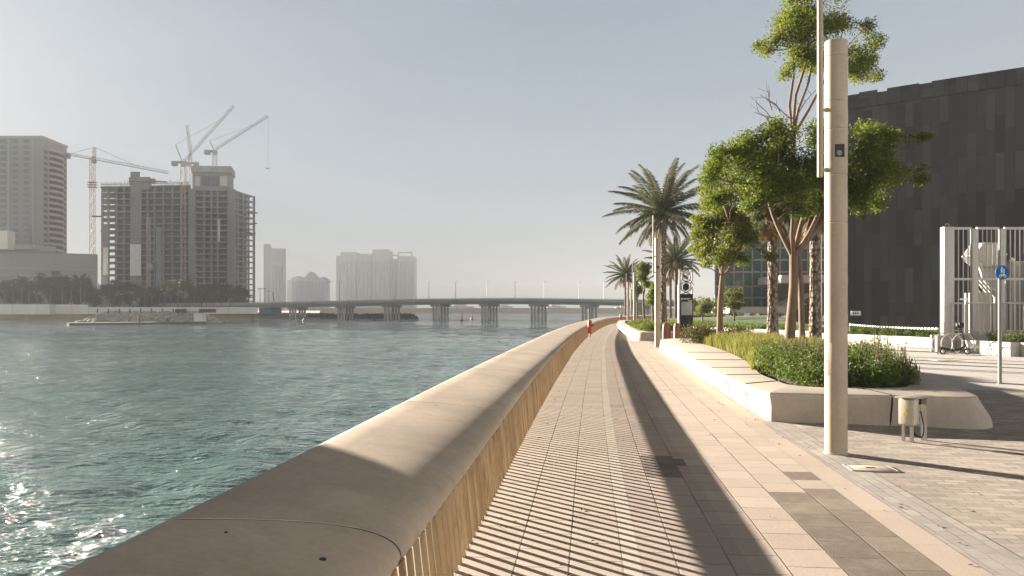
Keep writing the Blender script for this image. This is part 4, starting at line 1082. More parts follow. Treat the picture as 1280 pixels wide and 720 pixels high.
cabinet('tall pale plant cabinet behind the louvres just right of the blue sign', 1257, 1274, 327, 400, 31.2)
cabinet('tall pale plant cabinet behind the louvres at the right picture edge', 1276.5, 1296, 327, 400, 31.0)
cabinet('short plant cabinet at the foot of the slanting duct', 1212, 1231, 366, 408, 31.0)
# hoop barriers on the plinth before the screen
yB = 29.72-.42
for i, (a, b, lab) in enumerate(((1190.5,1203.5,'narrow white tubular guard rail next to the corner post of the screen'),(1207,1243,'wide white tubular guard rail in front of the slanting duct'),(1249,1320,'long white tubular guard rail running past the blue sign to the edge'))):
    xa, xb = X(a,yB), X(b,yB); zb = H+(HZ-379)/F*yB
    r = thing('guard_rail', lab, 'guard rail', ((xa+xb)/2,yB,.6), 'guard rails before the louvre screen')
    MB().tube([(xa,yB,.6),(xa,yB,zb-.06),(xa+.02,yB,zb-.015),(xa+.07,yB,zb),(xb-.07,yB,zb),(xb-.02,yB,zb-.015),(xb,yB,zb-.06),(xb,yB,.6)], .03, 8).build('hoop', M['white_steel'], r, smooth=60)
    m = MB(); n = max(2, int((xb-xa)/.14))
    for k in range(1, n): m.cyl((xa+(xb-xa)*k/n,yB,.8), (xa+(xb-xa)*k/n,yB,zb-.03), .010, n=5)
    m.tube([(xa,yB,.8),(xb,yB,.8)], .018, 6); m.build('infill_bars', M['white_steel'], r)

# ------------------------------------------------------------------ glass building behind the trees
yG = 92.0
def XG(px, d=yG): return (px-640)/F*d
def ZG(py, d=yG): return H+(HZ-py)/F*d
M['curtain'] = plain('green tinted curtain glass', (.035,.075,.07), .08, .25, .12, spec=.8)
M['cone'] = plain('bronze brown cone cladding', (.13,.105,.07), .6, .12, .4)
r = thing('glass_building', 'green glass office building with white base and brown cone seen between the tree trunks', 'building', (XG(950),yG,0))
xa, xb = XG(894), XG(1090); zt = ZG(272)
MB().prism([(xa,yG),(xb,yG),(xb+5,yG+18),(xa*(yG+18)/yG+.3,yG+18)], ZG(386), zt).build('glass_facade', M['curtain'], r)
m = MB()
for k in range(0, 18):
    m.box((xa+(xb-xa)*k/17,yG-.06,(ZG(386)+zt)/2), (.16,.14,zt-ZG(386)))
for py in (372,358,340,325,310,295,280): m.box(((xa+xb)/2,yG-.09,ZG(py)), (xb-xa,.1,.2))
m.build('mullion_grid', M['grey_steel'], r)
MB().prism([(xa-.2,yG-.3),(xb+.2,yG-.3),(xb+5,yG+18),(xa*(yG+18)/yG+.3,yG+18)], zt, zt+.5).build('roof', M['white_conc'], r)
MB().box((XG(1000),yG-4.2,ZG(352)), (XG(1075)-XG(968),8,ZG(347)-ZG(356))).build('white_beam', M['white_conc'], r)
MB().box((XG(925),yG-3,ZG(387.5)), (XG(962)-XG(894),8,.7)).build('canopy_slab', M['white_conc'], r)
for px in (898,908,921,935): MB().cyl((XG(px),yG-6,0), (XG(px),yG-6,ZG(390)), .28, n=14).build('column', M['white_conc'], r, smooth=40)
for px in (1005,1040): MB().box((XG(px),yG-7.4,ZG(356)/2), (.5,.5,ZG(356))).build('column', M['white_conc'], r)
cz_ = (XG(1003),yG-1.2,0)
MB().lathe([(1.2,.0),(1.6,.4),(3.6,ZG(357)-.2),(3.6,ZG(357))], c=cz_, n=40).build('cone', M['cone'], r, smooth=40)
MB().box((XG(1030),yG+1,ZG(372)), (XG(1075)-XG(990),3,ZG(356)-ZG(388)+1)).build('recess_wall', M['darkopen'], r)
m = MB()
for k in range(14): m.box((XG(940)+k*.30,yG-4.5,.1+k*.155), (.34,3,.16))
m.build('stair_flight', M['white_conc'], r)
for yo in (-1.5, 1.5): MB().beam((XG(939),yG-4.5+yo,1.0), (XG(939)+4.4,yG-4.5+yo,3.1), .08, .5).build('stair_balustrade', M['steel'], r)
rp = thing('flag_pole', 'plain white pole standing between the palm trunk and the tall lamp column', 'pole', (X(1024.5,33),33,0))
MB().cyl((X(1024.5,33),33,0), (X(1024.5,33),33,H+(HZ-250)/F*33), .10, .085, 18).build('shaft', M['white_steel'], rp, smooth=40)
MB().lathe([(.18,0),(.18,.03),(.11,.06)], c=(X(1024.5,33),33,0), n=18).build('base_plate', M['white_steel'], rp, smooth=40)
# low hedges and pale clutter at the far end of the plaza
for i in range(5):
    x = X(852+i*11,84); shrub('bush', ('low green bush far behind the totem sign','pale far bush right of the totem sign','far bush below the round pale tree','far bush beside the lawn wall','last far bush before the small bright tree')[i], [(x,84,.9,.9),(x+.7,85,.8,.8)], 900, .17, M['leafA' if i % 2 else 'leafO'], 'bush')
# ------------------------------------------------------------------ far bank: terrain
def strip_sheet(name, front, back, mat, kind='structure'):
    m = MB(); m.loft([front, back], closed_ring=False); o = m.build(name, mat)
    if o.data.polygons[0].normal.z < 0: o.data.flip_normals()
    if kind: o['kind'] = kind
    return o
wl = [P(-500,399,330),P(-100,399,326),P(0,399.5,322),P(80,400,318),P(110,398,330),P(270,398,338),P(330,397.5,345),P(400,398,348)]
for p in wl: p.z = -2.75
top = [p+Vector((p.x/p.y*16, 16, 2.15)) for p in wl]
strip_sheet('beach', wl, top, M['sand'])
bk = [Vector((p.x*1.02, p.y+6, -.55)) for p in top]; bk2 = [Vector((p.x/p.y*700, 700, 0)) for p in top]
strip_sheet('bank_ground', [p+Vector((0,-.1,-.02)) for p in top], bk2, M['bank'])
wf = [P(px,393,720) for px in (360,520,640,800,1000,1400)]
for p in wf: p.z = -2.9
tf = [p+Vector((0,12,5.2)) for p in wf]; bf = [p+Vector((0,1600,5.4)) for p in wf]
strip_sheet('far_shore', wf, tf, M['bank']); strip_sheet('far_shore_ground', [p-Vector((0,.1,.02)) for p in tf], bf, M['bank'])
bw = thing('breakwater', 'low dark stone breakwater reaching out under the bridge', 'breakwater', P(450,396,345)); 
def boulders(n, place, rr, mat, name, parent=None, kind=None, sq=.7):
    base = bmesh.new(); bmesh.ops.create_icosphere(base, subdivisions=1, radius=1); bv = np.array([v.co for v in base.verts]); bf_ = np.array([[v.index for v in f.verts] for f in base.faces]); base.free()
    V = []; Fs = []
    for i in range(n):
        c = np.array(place()); s_ = rr*RNG.uniform(.55,1.3,3)*np.array([1,1,sq]); a = RNG.uniform(0,6.28)
        q = bv*(1+RNG.normal(0,.13,(len(bv),1)))*s_; x = q[:,0]*math.cos(a)-q[:,1]*math.sin(a); y = q[:,0]*math.sin(a)+q[:,1]*math.cos(a)
        V.append(np.stack([x,y,q[:,2]],1)+c); Fs.append(bf_+i*len(bv))
    return tag(np_mesh(name, np.concatenate(V), np.concatenate(Fs), mat, parent), kind=kind)
def pl_bw():
    u = random.random(); p = P(385+137*u, 396, 356-16*u); t = random.uniform(-1,1); return (p.x, p.y+t*4, -2.7+2.0*(1-abs(t))*min(1,(1-u)*14+.35))
boulders(520, pl_bw, .75, M['darkrock'], 'stone_armour', bw)
m = MB(); ring = []
for k in range(9):
    u = k/8; p = P(384+137*u, 396, 356.2-16*u); e_ = 1 if k < 8 else .3
    ring.append([Vector((p.x, p.y+a_, -2.75+z_*e_)) for a_, z_ in ((-4.2,0),(-1.5,1.75),(1.5,1.75),(4.2,0))])
m.loft(ring, closed_ring=False).build('core_mound', M['darkrock'], bw)
# rock groyne in front of the hoarding
gr = thing('rock_groyne', 'pale boulder groyne on the left shore behind the floating jetty', 'groyne', P(195,398,246))
def pl_gr():
    u = random.random(); p = P(106+174*u, 400, 262-14*u); t = random.uniform(-1,1); e_ = min(1, min(u*7, (1-u)*5)+.1)
    return (p.x, p.y+t*5.5, -2.7+3.6*(1-abs(t)**1.3)*e_*.92)
boulders(900, pl_gr, .62, M['rock'], 'boulders', gr)
m = MB(); ring = []
for k in range(13):
    u = k/12; p = P(106+174*u, 400, 262-14*u); e_ = min(1, min(u*7, (1-u)*5)+.1)
    ring.append([Vector((p.x, p.y+t_*5.2, -2.75+3.2*z_*e_)) for t_, z_ in ((-1,0),(-.5,.6),(-.12,1),(.12,1),(.5,.6),(1,0))])
m.loft(ring, closed_ring=False); m.build('core_mound', M['rock'], gr, smooth=60)
for k in range(9):
    px = 122+13.5*k; p = P(px, 389, 254); r = thing('mooring_post', 'short dark timber post on the crest of the boulder groyne', 'post', (p.x,p.y,.4), 'posts along the groyne crest')
    MB().cyl((p.x,p.y,.3), (p.x,p.y,1.55), .22, .2, 8).build('shaft', M['dark_steel'], r, smooth=40); MB().cyl((p.x,p.y,1.55), (p.x,p.y,1.7), .26, .1, 8).build('cap', M['redbrown'], r, smooth=40)
for k, (a, b, lab) in enumerate(((220,232,'dark low barrier at the left on the groyne end'),(250,256,'small dark barrier by the jetty gangway'),(257,269,'dark low barrier on the tip of the groyne'))):
    p, q_ = P(a,390,250), P(b,390,249); r = thing('barrier', lab, 'barrier', ((p.x+q_.x)/2,250,.3))
    MB().box(((p.x+q_.x)/2,249.5,.95), (q_.x-p.x,.5,1.1)).build('panel', M['dark_steel'], r); MB().box(((p.x+q_.x)/2,249.5,1.55), (q_.x-p.x,.6,.12)).build('top_rail', M['redbrown'], r)
# floating jetty
ja, jb = P(85,406.5,205), P(256,403,228); r = thing('floating_jetty', 'long low floating jetty in front of the boulder groyne', 'jetty', (ja.x,ja.y,-2.6))
for k in range(6):
    p, q_ = ja.lerp(jb, k/6), ja.lerp(jb, (k+1)/6); p.z = q_.z = -2.38; MB().beam(p, q_, 2.6, .55).build('pontoon', M['dark_steel'], r); p.z = q_.z = -2.06
    MB().beam(p, q_, 2.7, .12).build('deck', M['rawconc'], r)
gp = P(250,397,232); MB().box((gp.x,gp.y,-.9), (2.6,2.4,2.4)).build('gangway_block', M['hoard'], r)
for px, c in ((114,'hoard'),(169,'redbrown'),(205,'redbrown')):
    u = (px-85)/171; p = ja.lerp(jb, u); MB().cyl((p.x,p.y,-2.1), (p.x,p.y,-1.0 if c != 'hoard' else -.9), .35, n=10).build('mooring_bollard', M[c], r, smooth=40)
for i, (px, py, d, lab, mt) in enumerate(((33,401,280,'yellow buoy near the left beach','yellow'),(316,401,278,'dark buoy off the sandy beach','redbrown'),(380,401,280,'dark buoy left of the breakwater','redbrown'),(435,400.5,290,'small dark buoy before the breakwater','redbrown'),(468,400.5,290,'dark buoy near the breakwater tip','redbrown'),(577.5,398,280,'tall red channel buoy between bridge piers, the nearer one','red'),(590,395,330,'tall red channel buoy beside another, slightly farther','red'))):
    p = P(px,py,d); p.z = -2.62; hh = 1.5 if i > 4 else .7; r = thing('buoy', lab, 'buoy', p)
    MB().lathe([(.35,0),(.55,.15),(.5,.4),(.2,.6),(.14,hh*1.6)], c=p, n=12).build('float', M[mt], r, smooth=50); MB().lathe([(.0,hh*1.6),(.22,hh*1.6+.15),(.22,hh*1.6+.4),(.0,hh*1.6+.5)], c=p, n=10).build('topmark', M[mt], r, smooth=50)

# ------------------------------------------------------------------ hoardings
def hoarding(label, pts, z0, hh, mat, seg=2.4, th=.12):
    r = thing('hoarding', label, 'hoarding', pts[0])
    for a, b in zip(pts[:-1], pts[1:]):
        MB().beam(Vector((a.x,a.y,z0+hh/2)), Vector((b.x,b.y,z0+hh/2)), th, hh).build('panel_run', M[mat], r)
        n = max(1, int((b-a).length/7)); 
        for k in range(n):
            p = a.lerp(b, (k+.5)/n); MB().box((p.x,p.y-.12,z0+hh/2), (.15,.1,hh)).build('post', M['lowbldg'], r)
hoarding('long white site hoarding above the beach on the far left', [P(-140,388,318),P(0,388,318),P(62,388,322),P(70,388,334),P(110,388,338)], -.6, 4.0, 'hoard')
hoarding('white site hoarding behind the groyne and the sandy beach', [P(110.5,388,338),P(200,388,343),P(322,388,348)], -.6, 2.9, 'hoard')
hoarding('blue site hoarding at the left end of the bridge', [P(324,388,352),P(352,388,356)], -.6, 2.6, 'bluehoard')

# ------------------------------------------------------------------ hotel and podium
def floors_prism(m, poly, z0, z1): return m.prism(poly, z0, z1)
d0 = 420
zt = H+(HZ-173)/F*d0
def PP(px, d): return ((px-640)/F*d, d)
r = thing('hotel_tower', 'tall beige hotel tower with rounded balconies at the left edge', 'building', (*PP(20,d0),0))
c1, c2, c3 = PP(-70,d0), PP(54,d0), PP(83.5,446)
MB().prism([c1, c2, c3, PP(-50,455)], 0, zt).build('wall', M['hotel'], r)
MB().prism([(c1[0]-.5,c1[1]-.6), (c2[0]+.1,c2[1]-.6), (c3[0]+.6,c3[1]), PP(-50,456)], zt, zt+1.3).build('roof', M['hotel2'], r)
nF = 20; z_lo = H+(HZ-322)/F*d0
for px, wd in ((-12,9.5),(4,9.5),(19,9.5),(33,9.5)):
    for k in range(nF):
        zz = z_lo+(zt-z_lo)*(k+.55)/nF; x_ = (px-640)/F*d0
        wo_ = MB().box((x_,d0-.05,zz), (wd*.42*.72,.3,(zt-z_lo)/nF*.62)).build('window', M['hotelglass'], r)
for px in (-20,11.5,42): MB().box(((px-640)/F*d0,d0-.35,(z_lo+zt)/2), (.9,.5,zt-z_lo)).build('pilaster', M['hotel2'], r)
e = Vector((c3[0]-c2[0], c3[1]-c2[1], 0)); eL = e.length; e.normalize(); nn2 = Vector((e.y,-e.x,0)); 
for k in range(nF-1):
    zz = z_lo+(zt-z_lo)*(k+.3)/nF; fh = (zt-z_lo)/nF
    pts = []
    for u in np.linspace(.22,.86,9): 
        p = Vector((*c2,0))+e*eL*u+nn2*(.3+2.2*math.sin(math.pi*(u-.22)/.64)); pts.append((p.x,p.y))
    i0 = Vector((*c2,0))+e*eL*.86-nn2*.2; i1 = Vector((*c2,0))+e*eL*.22-nn2*.2
    b = MB().prism(pts+[(i0.x,i0.y),(i1.x,i1.y)], zz, zz+fh*.42).build('balcony', M['hotel2'], r)
    for ua, ub_ in ((.03,.17),(.24,.84),(.89,.98)):
        p = Vector((*c2,0))+e*eL*(ua+ub_)/2+nn2*.03
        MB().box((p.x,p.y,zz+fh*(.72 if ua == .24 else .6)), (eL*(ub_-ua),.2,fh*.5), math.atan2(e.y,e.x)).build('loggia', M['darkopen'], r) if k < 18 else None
r = thing('podium_building', 'long low beige podium building below the hotel tower', 'building', (*PP(40,395),0))
f0, f1 = PP(-90,380), PP(122,424); zp0 = H+(HZ-303)/F*385; zp1 = zp0
MB().prism([f0, f1, PP(122,430), PP(-90,430)], 0, H+(HZ-318)/F*424).build('wall', M['hotel'], r)
MB().prism([f0, PP(70,411), PP(70,418), PP(-90,418)], H+(HZ-318)/F*424, H+(HZ-305)/F*395).build('upper_wall', M['hotel'], r)
MB().box((*PP(4,392),H+(HZ-300)/F*390), (8,6,9)).build('roof_block', M['hoard'], r)
MB().box((*PP(30,396),H+(HZ-313)/F*396+1.6), (9,4,2)).build('roof_block', M['hotel2'], r)
ev = Vector((f1[0]-f0[0], f1[1]-f0[1], 0)); ea = math.atan2(ev.y, ev.x)
for px, w_, hh in ((6,5,9),(66,4,14),(78,3,8),(88,4,8),(97,2,8),(105,2,8)):
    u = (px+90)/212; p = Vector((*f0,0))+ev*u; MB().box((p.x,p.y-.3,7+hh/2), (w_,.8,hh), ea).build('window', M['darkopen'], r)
for z in (13.5,18.5,22): 
    MB().beam(Vector((f0[0],f0[1]-.5,z)), Vector((*PP(118,422),z)), .4, .5).build('ledge', M['hotel2'], r)
rb = thing('beach_house', 'low beige building with sloping roof among the palms', 'building', (*PP(130,372),0))
xa, xb = (116-640)*.372, (165-640)*.372
MB().box(((xa+xb)/2,374,2.6), (xb-xa-1,6,5.2)).build('wall', M['lowbldg'], rb)
MB().add([(xa,370,5.0),(xb,370,5.4),(xb,379,9.2),(xa+6,379,10.4),(xa,370,5.3),(xb,370,5.7),(xb,379,9.5),(xa+6,379,10.7)], [(0,1,2,3),(7,6,5,4),(0,4,5,1),(1,5,6,2),(2,6,7,3),(3,7,4,0)]).build('roof', M['roof'], rb)

# ------------------------------------------------------------------ unfinished twin tower
def frame_block(r, foot, z0, ztop, nfl, cols, core, slab_th=.62):
    """slabs and columns of a bare concrete frame; foot = 4 corners (front left, front right, back right, back left)"""
    a, b, c, d = [Vector((*p,0)) for p in foot]
    for k in range(nfl+1):
        z = z0+(ztop-z0)*k/nfl; o = random.uniform(-.25,.35)
        MB().prism([(a.x-o,a.y-o), (b.x+o,b.y-o), (c.x+o,c.y+o), (d.x-o,d.y+o)], z-slab_th, z).build('floor_slab', M['rawconc'], r)
    for u in cols[0]:
        p = a.lerp(b, u); MB().box((p.x,p.y+1.5,(z0+ztop)/2), (.75,.9,ztop-z0)).build('column', M['rawconc'], r)
        p = d.lerp(c, u); MB().box((p.x,p.y-.5,(z0+ztop)/2), (.95,.9,ztop-z0)).build('column', M['rawconc'], r)
    for u in cols[1]:
        p = b.lerp(c, u); MB().box((p.x-.4,p.y,(z0+ztop)/2), (.9,.9,ztop-z0)).build('column', M['rawconc'], r)
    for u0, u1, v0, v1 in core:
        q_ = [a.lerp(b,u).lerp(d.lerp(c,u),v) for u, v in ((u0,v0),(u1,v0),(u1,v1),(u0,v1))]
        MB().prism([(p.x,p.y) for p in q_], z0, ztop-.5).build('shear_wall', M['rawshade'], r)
r = thing('unfinished_tower', 'grey unfinished concrete tower block under construction with two wings and cranes', 'building', (*PP(220,440),0))
zl = H+(HZ-233)/F*438
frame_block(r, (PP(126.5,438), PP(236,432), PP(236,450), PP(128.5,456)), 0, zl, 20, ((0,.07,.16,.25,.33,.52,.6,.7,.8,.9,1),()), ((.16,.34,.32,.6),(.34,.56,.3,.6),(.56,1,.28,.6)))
# partitions and shutters part-way up the left wing's open bays
z_ = lambda py, d=438: H+(HZ-py)/F*d
MB().prism([PP(163.5,436), PP(177,435.4), PP(177,446), PP(163.5,446)], 0, z_(226)).build('lift_core', M['rawconc'], r)
MB().prism([PP(161,434), PP(188,433), PP(188,447), PP(161,447)], z_(228), z_(223)).build('core_platform', M['rawconc'], r)
MB().prism([PP(163,435), PP(175,434.5), PP(175,444), PP(163,444)], z_(223), z_(216)).build('core_head', M['rawdark'], r)
MB().prism([PP(175,435), PP(186,434.5), PP(186,444), PP(175,444)], z_(238), z_(228)).build('core_wall', M['rawdark'], r)
for a, b, p0, p1 in ((129,135,344,310),(162.5,176,345,306)): MB().box((PP((a+b)/2,434)[0],434.2,(z_(p0)+z_(p1))/2), ((b-a)*.434,.5,z_(p1)-z_(p0))).build('cladding_panel', M['clad'], r)
for a, p1 in ((131.5,282),(198,285)): MB().box((PP(a,434)[0],434.6,z_(p1)/2), (3,.6,z_(p1))).build('infill_wall', M['rawconc'], r)
m = MB()
for k in range(60):                        # parapet shutters and scaffold stubs on the roof edge
    u = k/59; p = Vector((*PP(126.5,438),0)).lerp(Vector((*PP(236,432),0)), u); m.box((p.x,p.y,zl+.6+random.uniform(0,.9)), (.22,.22,1.2+random.uniform(0,1.6)))
m.beam(Vector((*PP(126.5,438),zl+1.0)), Vector((*PP(236,432),zl+1.0)), .3, .2)
m.build('roof_scaffold', M['rawdark'], r)
zr = H+(HZ-237)/F*430
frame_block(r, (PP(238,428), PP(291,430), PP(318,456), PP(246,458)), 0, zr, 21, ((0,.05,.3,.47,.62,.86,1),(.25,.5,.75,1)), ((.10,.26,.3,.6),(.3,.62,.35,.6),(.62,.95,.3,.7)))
MB().box((PP(289.5,429)[0],429.6,zr/2), (4.2,1.2,zr)).build('wall_panel', M['rawdark'], r)
MB().box((PP(240,427.6)[0],427.6,zr/2), (3.4,1.2,zr)).build('wall_panel', M['rawdark'], r)
MB().prism([PP(240.5,431), PP(287,432), PP(292,446), PP(246,446)], zr, z_(214,432)).build('plant_storey', M['rawdark'], r)
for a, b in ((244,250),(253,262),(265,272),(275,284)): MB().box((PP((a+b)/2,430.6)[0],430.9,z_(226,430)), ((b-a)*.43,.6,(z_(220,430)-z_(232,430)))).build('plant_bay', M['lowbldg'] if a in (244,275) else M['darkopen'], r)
MB().prism([PP(239,428), PP(289,429), PP(294,448), PP(244,448)], z_(216,430), z_(208,430)).build('crown_slab', M['rawconc'], r)
for k in range(8): 
    p = Vector((*PP(291,430),0)).lerp(Vector((*PP(318,456),0)), random.uniform(.55,1)); MB().box((p.x+1.2,p.y,random.choice([8,12,16,44,50,56,58])), (3.0,2,.5)).build('loading_platform', M['rawdark'], r)
MB().box((PP(274,428)[0],427.4,z_(288,428)), (1.2,.8,12)).build('hoist_chute', M['lowbldg'], r)
pd = thing('site_podium', 'low unfinished concrete podium at the foot of the tower block', 'building', (*PP(215,420),0))
MB().box((*PP(205,424),5), (50,12,.6)).build('floor_slab', M['rawconc'], pd); MB().box((*PP(205,424),10), (50,12,.6)).build('floor_slab', M['rawconc'], pd)
for px in range(150,262,12): MB().box((*PP(px,419),5), (.9,.9,10)).build('column', M['rawconc'], pd)
MB().box((*PP(205,428),4.6), (48,1,9)).build('back_wall', M['rawdark'], pd)

# ------------------------------------------------------------------ cranes
def mast(r, px, d, py1, z0=0, w_=2.0, mat='crane_y', n=26):
    x = (px-640)/F*d; MB().lattice((x,d,z0), (x,d,H+(HZ-py1)/F*d), w_, n, .12).build('mast', M[mat], r)
r = thing('tower_crane', 'red and white hammerhead tower crane standing between the hotel and the unfinished tower', 'crane', (*PP(115,426),0))
dd = 426; mast(r, 115.5, dd, 196, mat='crane_r', n=30)
pA, pB, pC, pT = P(117,199.5,dd), P(210,217,dd), P(80,193,dd), P(118,184,dd)
MB().lattice(pA, pB, 1.5, 30, .10, True).build('jib', M['crane_w'], r); MB().lattice(pA, pC, 1.3, 12, .10, True).build('counter_jib', M['crane_w'], r)
MB().lattice(P(117.5,199,dd), pT, 1.2, 5, .16).build('tower_head', M['crane_w'], r)
MB().tube([pT, P(175,209,dd)], .09, 4).build('pendant', M['crane_w'], r); MB().tube([pT, P(86,193,dd)], .09, 4).build('pendant', M['crane_w'], r)
MB().box(P(84,195,dd), (3,1.6,2.6)).build('counterweight', M['rawconc'], r); MB().box(P(119,202,dd)+Vector((0,-1,0)), (1.8,1.6,2)).build('cab', M['crane_w'], r)
m = MB()
for py in (228,231,234): m.box(P(115.5,py,dd), (4.2,3,.35))
m.build('climbing_frame', M['crane_r'], r); MB().beam(P(115.5,270.5,dd), P(127,270.5,dd+8), .5, .8).build('wall_tie', M['rawdark'], r)
def luffer(label, px, d, pbase, ppiv, jib, aframe, mat, matm, cw, hook=None, cb=None):
    r = thing('tower_crane', label, 'crane', (*PP(px,d), 0 if pbase > 300 else H+(HZ-pbase)/F*d))
    x = (px-640)/F*d; MB().lattice((x,d,0 if pbase > 300 else H+(HZ-pbase)/F*d), (x,d,H+(HZ-ppiv)/F*d), 1.9, 24 if pbase > 300 else 6, .12).build('mast', M[matm], r)
    MB().lattice(P(px+2,ppiv-3,d), P(*jib,d), 1.4, 24, .11, True).build('jib', M['crane_w'], r)
    ap = P(*aframe,d); m = MB(); m.tube([P(px-1,ppiv-2,d), ap], .2, 5); m.tube([P(px+5,ppiv-2,d)-Vector((2.4,0,0)), ap], .2, 5); m.build('tower_head', M['crane_w'], r)
    MB().tube([ap, P(px+(jib[0]-px)*.82, ppiv+(jib[1]-ppiv)*.82, d)], .09, 4).build('pendant', M['crane_w'], r)
    a, b = P(*cw[0],d), P(*cw[1],d); MB().beam(a, b, 2.2, .9).build('counter_jib', M['rawdark'], r)
    MB().box(a+Vector((1,0,-.6)), (2.6,2.4,2.4)).build('counterweight', M['rawdark'], r); MB().box(P(px+1.5,ppiv+1,d)+Vector((0,-1.2,0)), (2,1.6,2.2)).build('cab', M['crane_w'], r)
    if hook:
        MB().tube([P(*jib,d), P(jib[0]-.5,hook,d)], .07, 4).build('hoist_rope', M['crane_w'], r); MB().box(P(jib[0]-.7,hook+2.5,d), (1.9,.5,.5)).build('hook_block', M['crane_w'], r)
    return r
luffer('tall luffing crane with orange mast in front of the unfinished tower, its jib raised high', 229, 424, 385, 205, (293,133), (219.5,181), 'crane_y', 'crane_y', ((216,203),(232,202.5)))
luffer('luffing crane on top of the unfinished tower, long jib reaching right with hanging hook', 268.5, 440, 207, 190, (335.5,146), (262,176), 'crane_w', 'crane_w', ((257,189),(271,189)), hook=208)
luffer('far luffing crane with jib standing almost upright behind the unfinished tower', 236, 462, 385, 205, (233,156), (240,182), 'crane_w', 'crane_w', ((243,204),(232,204)))
r = thing('derrick', 'small derrick with a short boom on the roof core of the left wing', 'crane', P(190,231,437))
MB().beam(P(186,226,437), P(209,227.5,437), .8, .8).build('boom', M['crane_w'], r); MB().box(P(189,226.5,437), (4,2,2.6)).build('engine_box', M['rawdark'], r); MB().beam(P(188,236,437), P(188,226,437), .8, .8).build('post', M['rawdark'], r)
hm = thing('builders_hoist', 'yellow builders hoist mast standing against the left wing', 'hoist', (*PP(185.5,428),0))
MB().lattice((*PP(185.5,429),0), (*PP(185.5,429),z_(272,429)), 1.4, 24, .15).build('mast', M['crane_y'], hm)
MB().box((*PP(187.5,428.5),24), (2.2,2,3)).build('cage', M['crane_w'], hm)

# ------------------------------------------------------------------ far hazy towers
r = thing('slim_tower', 'slim pale hazy tower beyond the left end of the bridge', 'building', (*PP(343,1150),0))
zt_ = lambda py, d: H+(HZ-py)/F*d
MB().prism([PP(329.5,1150), PP(337.5,1146), PP(339,1180), PP(331,1180)], -3, zt_(305,1150)).build('side_block', M['fartower'], r)
MB().prism([PP(337.5,1146.5), PP(357.5,1152), PP(356.5,1180), PP(339,1179)], -3, zt_(310.5,1150)).build('main_block', M['fartower'], r)
MB().box((*PP(347.5,1149),zt_(320,1150)), (17,1.4,17)).build('louvre_panel', M['farglass'], r)
for px in (341,344.5,348,351.5,355): MB().box((*PP(px,1148),zt_(358,1150)), (1.8,1.4,60)).build('window_strip', M['farglass'], r)
r = thing('domed_block', 'hazy mid height block with a peaked roofline between the slim tower and the wide towers', 'building', (*PP(386,1200),0))
dd = 1200
MB().box((*PP(386,dd+20),(zt_(350,dd)-3)/2), (47*1.2,36,zt_(350,dd)+3)).build('wall', M['fartower'], r)
m = MB(); pr = [(362.5,352),(365,347),(372,345),(376,349),(381,346),(384,343),(387,339.5),(390,343),(394,347),(399,350),(402,346),(406,349),(410,352)]
f = [P(a,b,dd+3) for a, b in pr]; f2 = [p+Vector((0,30,0)) for p in f]; m.loft([f, f2], closed_ring=True, cap=True); m.build('roof', M['fartower'], r)
for k in range(11): MB().box((*PP(365.5+4.1*k,dd+1.2),zt_(366,dd)), (2.2,1.4,36)).build('window_strip', M['farglass'], r)
r = thing('wide_towers', 'wide group of joined hazy grey towers with open roof frames behind the bridge', 'building', (*PP(468,1300),0))
dd = 1300
for a, b, py, nm, dz in ((420,425.5,319,'wing',6),(425.5,445,315,'wing',0),(445,465.5,317,'wing',4),(465.5,487,313.5,'tower',-4),(487,496.5,323.5,'link_block',8),(496.5,517.5,320,'tower',-2)):
    xa, xb = (a-640)/F*(dd+dz), (b-640)/F*(dd+dz)
    MB().box(((xa+xb)/2,dd+dz+20,(zt_(py,dd)-3)/2), (xb-xa-.2,40,zt_(py,dd)+3)).build(nm, M['fartower'], r)
    n = max(1, int((b-a)/4.6))
    for k in range(n):
        if b-a > 8: MB().box((xa+(xb-xa)*(k+.5)/n,dd+dz-.5,zt_(355,dd)), ((xb-xa)/n*.55,1.4,74)).build('window_strip', M['farglass'], r)
for a, b, py in ((466,486.5,312.4),(497,515,315.5)):
    xa, xb = (a-640)/F*dd, (b-640)/F*dd; z = zt_(py,dd)
    MB().box(((xa+xb)/2,dd+2,z), (xb-xa,6,1.6)).build('roof_frame', M['fartower'], r)
    for x_ in (xa+.8, xb-.8): MB().box((x_,dd+2,z-3), (1.6,5,6)).build('roof_post', M['fartower'], r)
xa, xb = (487-640)/F*dd, (497-640)/F*dd; MB().box(((xa+xb)/2,dd+5,zt_(319,dd)), (xb-xa,5,1.8)).build('link_beam', M['fartower'], r)
for a, b, py, d_, lab in ((561,592,383,860,'low pale hazy building on the far shore, leftmost under the bridge deck'),(623,641,382.5,880,'small pale building on the far shore between bridge piers'),(684,708,383,900,'low pale building on the far shore right of the middle piers'),(770,800,384,800,'pale low building on the far shore at the right end of the bridge')):
    xa, xb = (a-640)/F*d_, (b-640)/F*d_; r = thing('shore_building', lab, 'building', ((xa+xb)/2,d_,2.4)); z = zt_(py,d_)
    MB().box(((xa+xb)/2,d_+6,(z+2)/2), (xb-xa,12,z-2)).build('wall', M['lowbldg'], r); MB().box(((xa+xb)/2-1,d_+5,z+1.3), ((xb-xa)*.5,8,2.6)).build('upper_storey', M['lowbldg'], r)
    for k in range(4): MB().box((xa+(xb-xa)*(k+.5)/4,d_-.1,3.6), (2.2,.4,1.3)).build('window', M['farglass'], r)

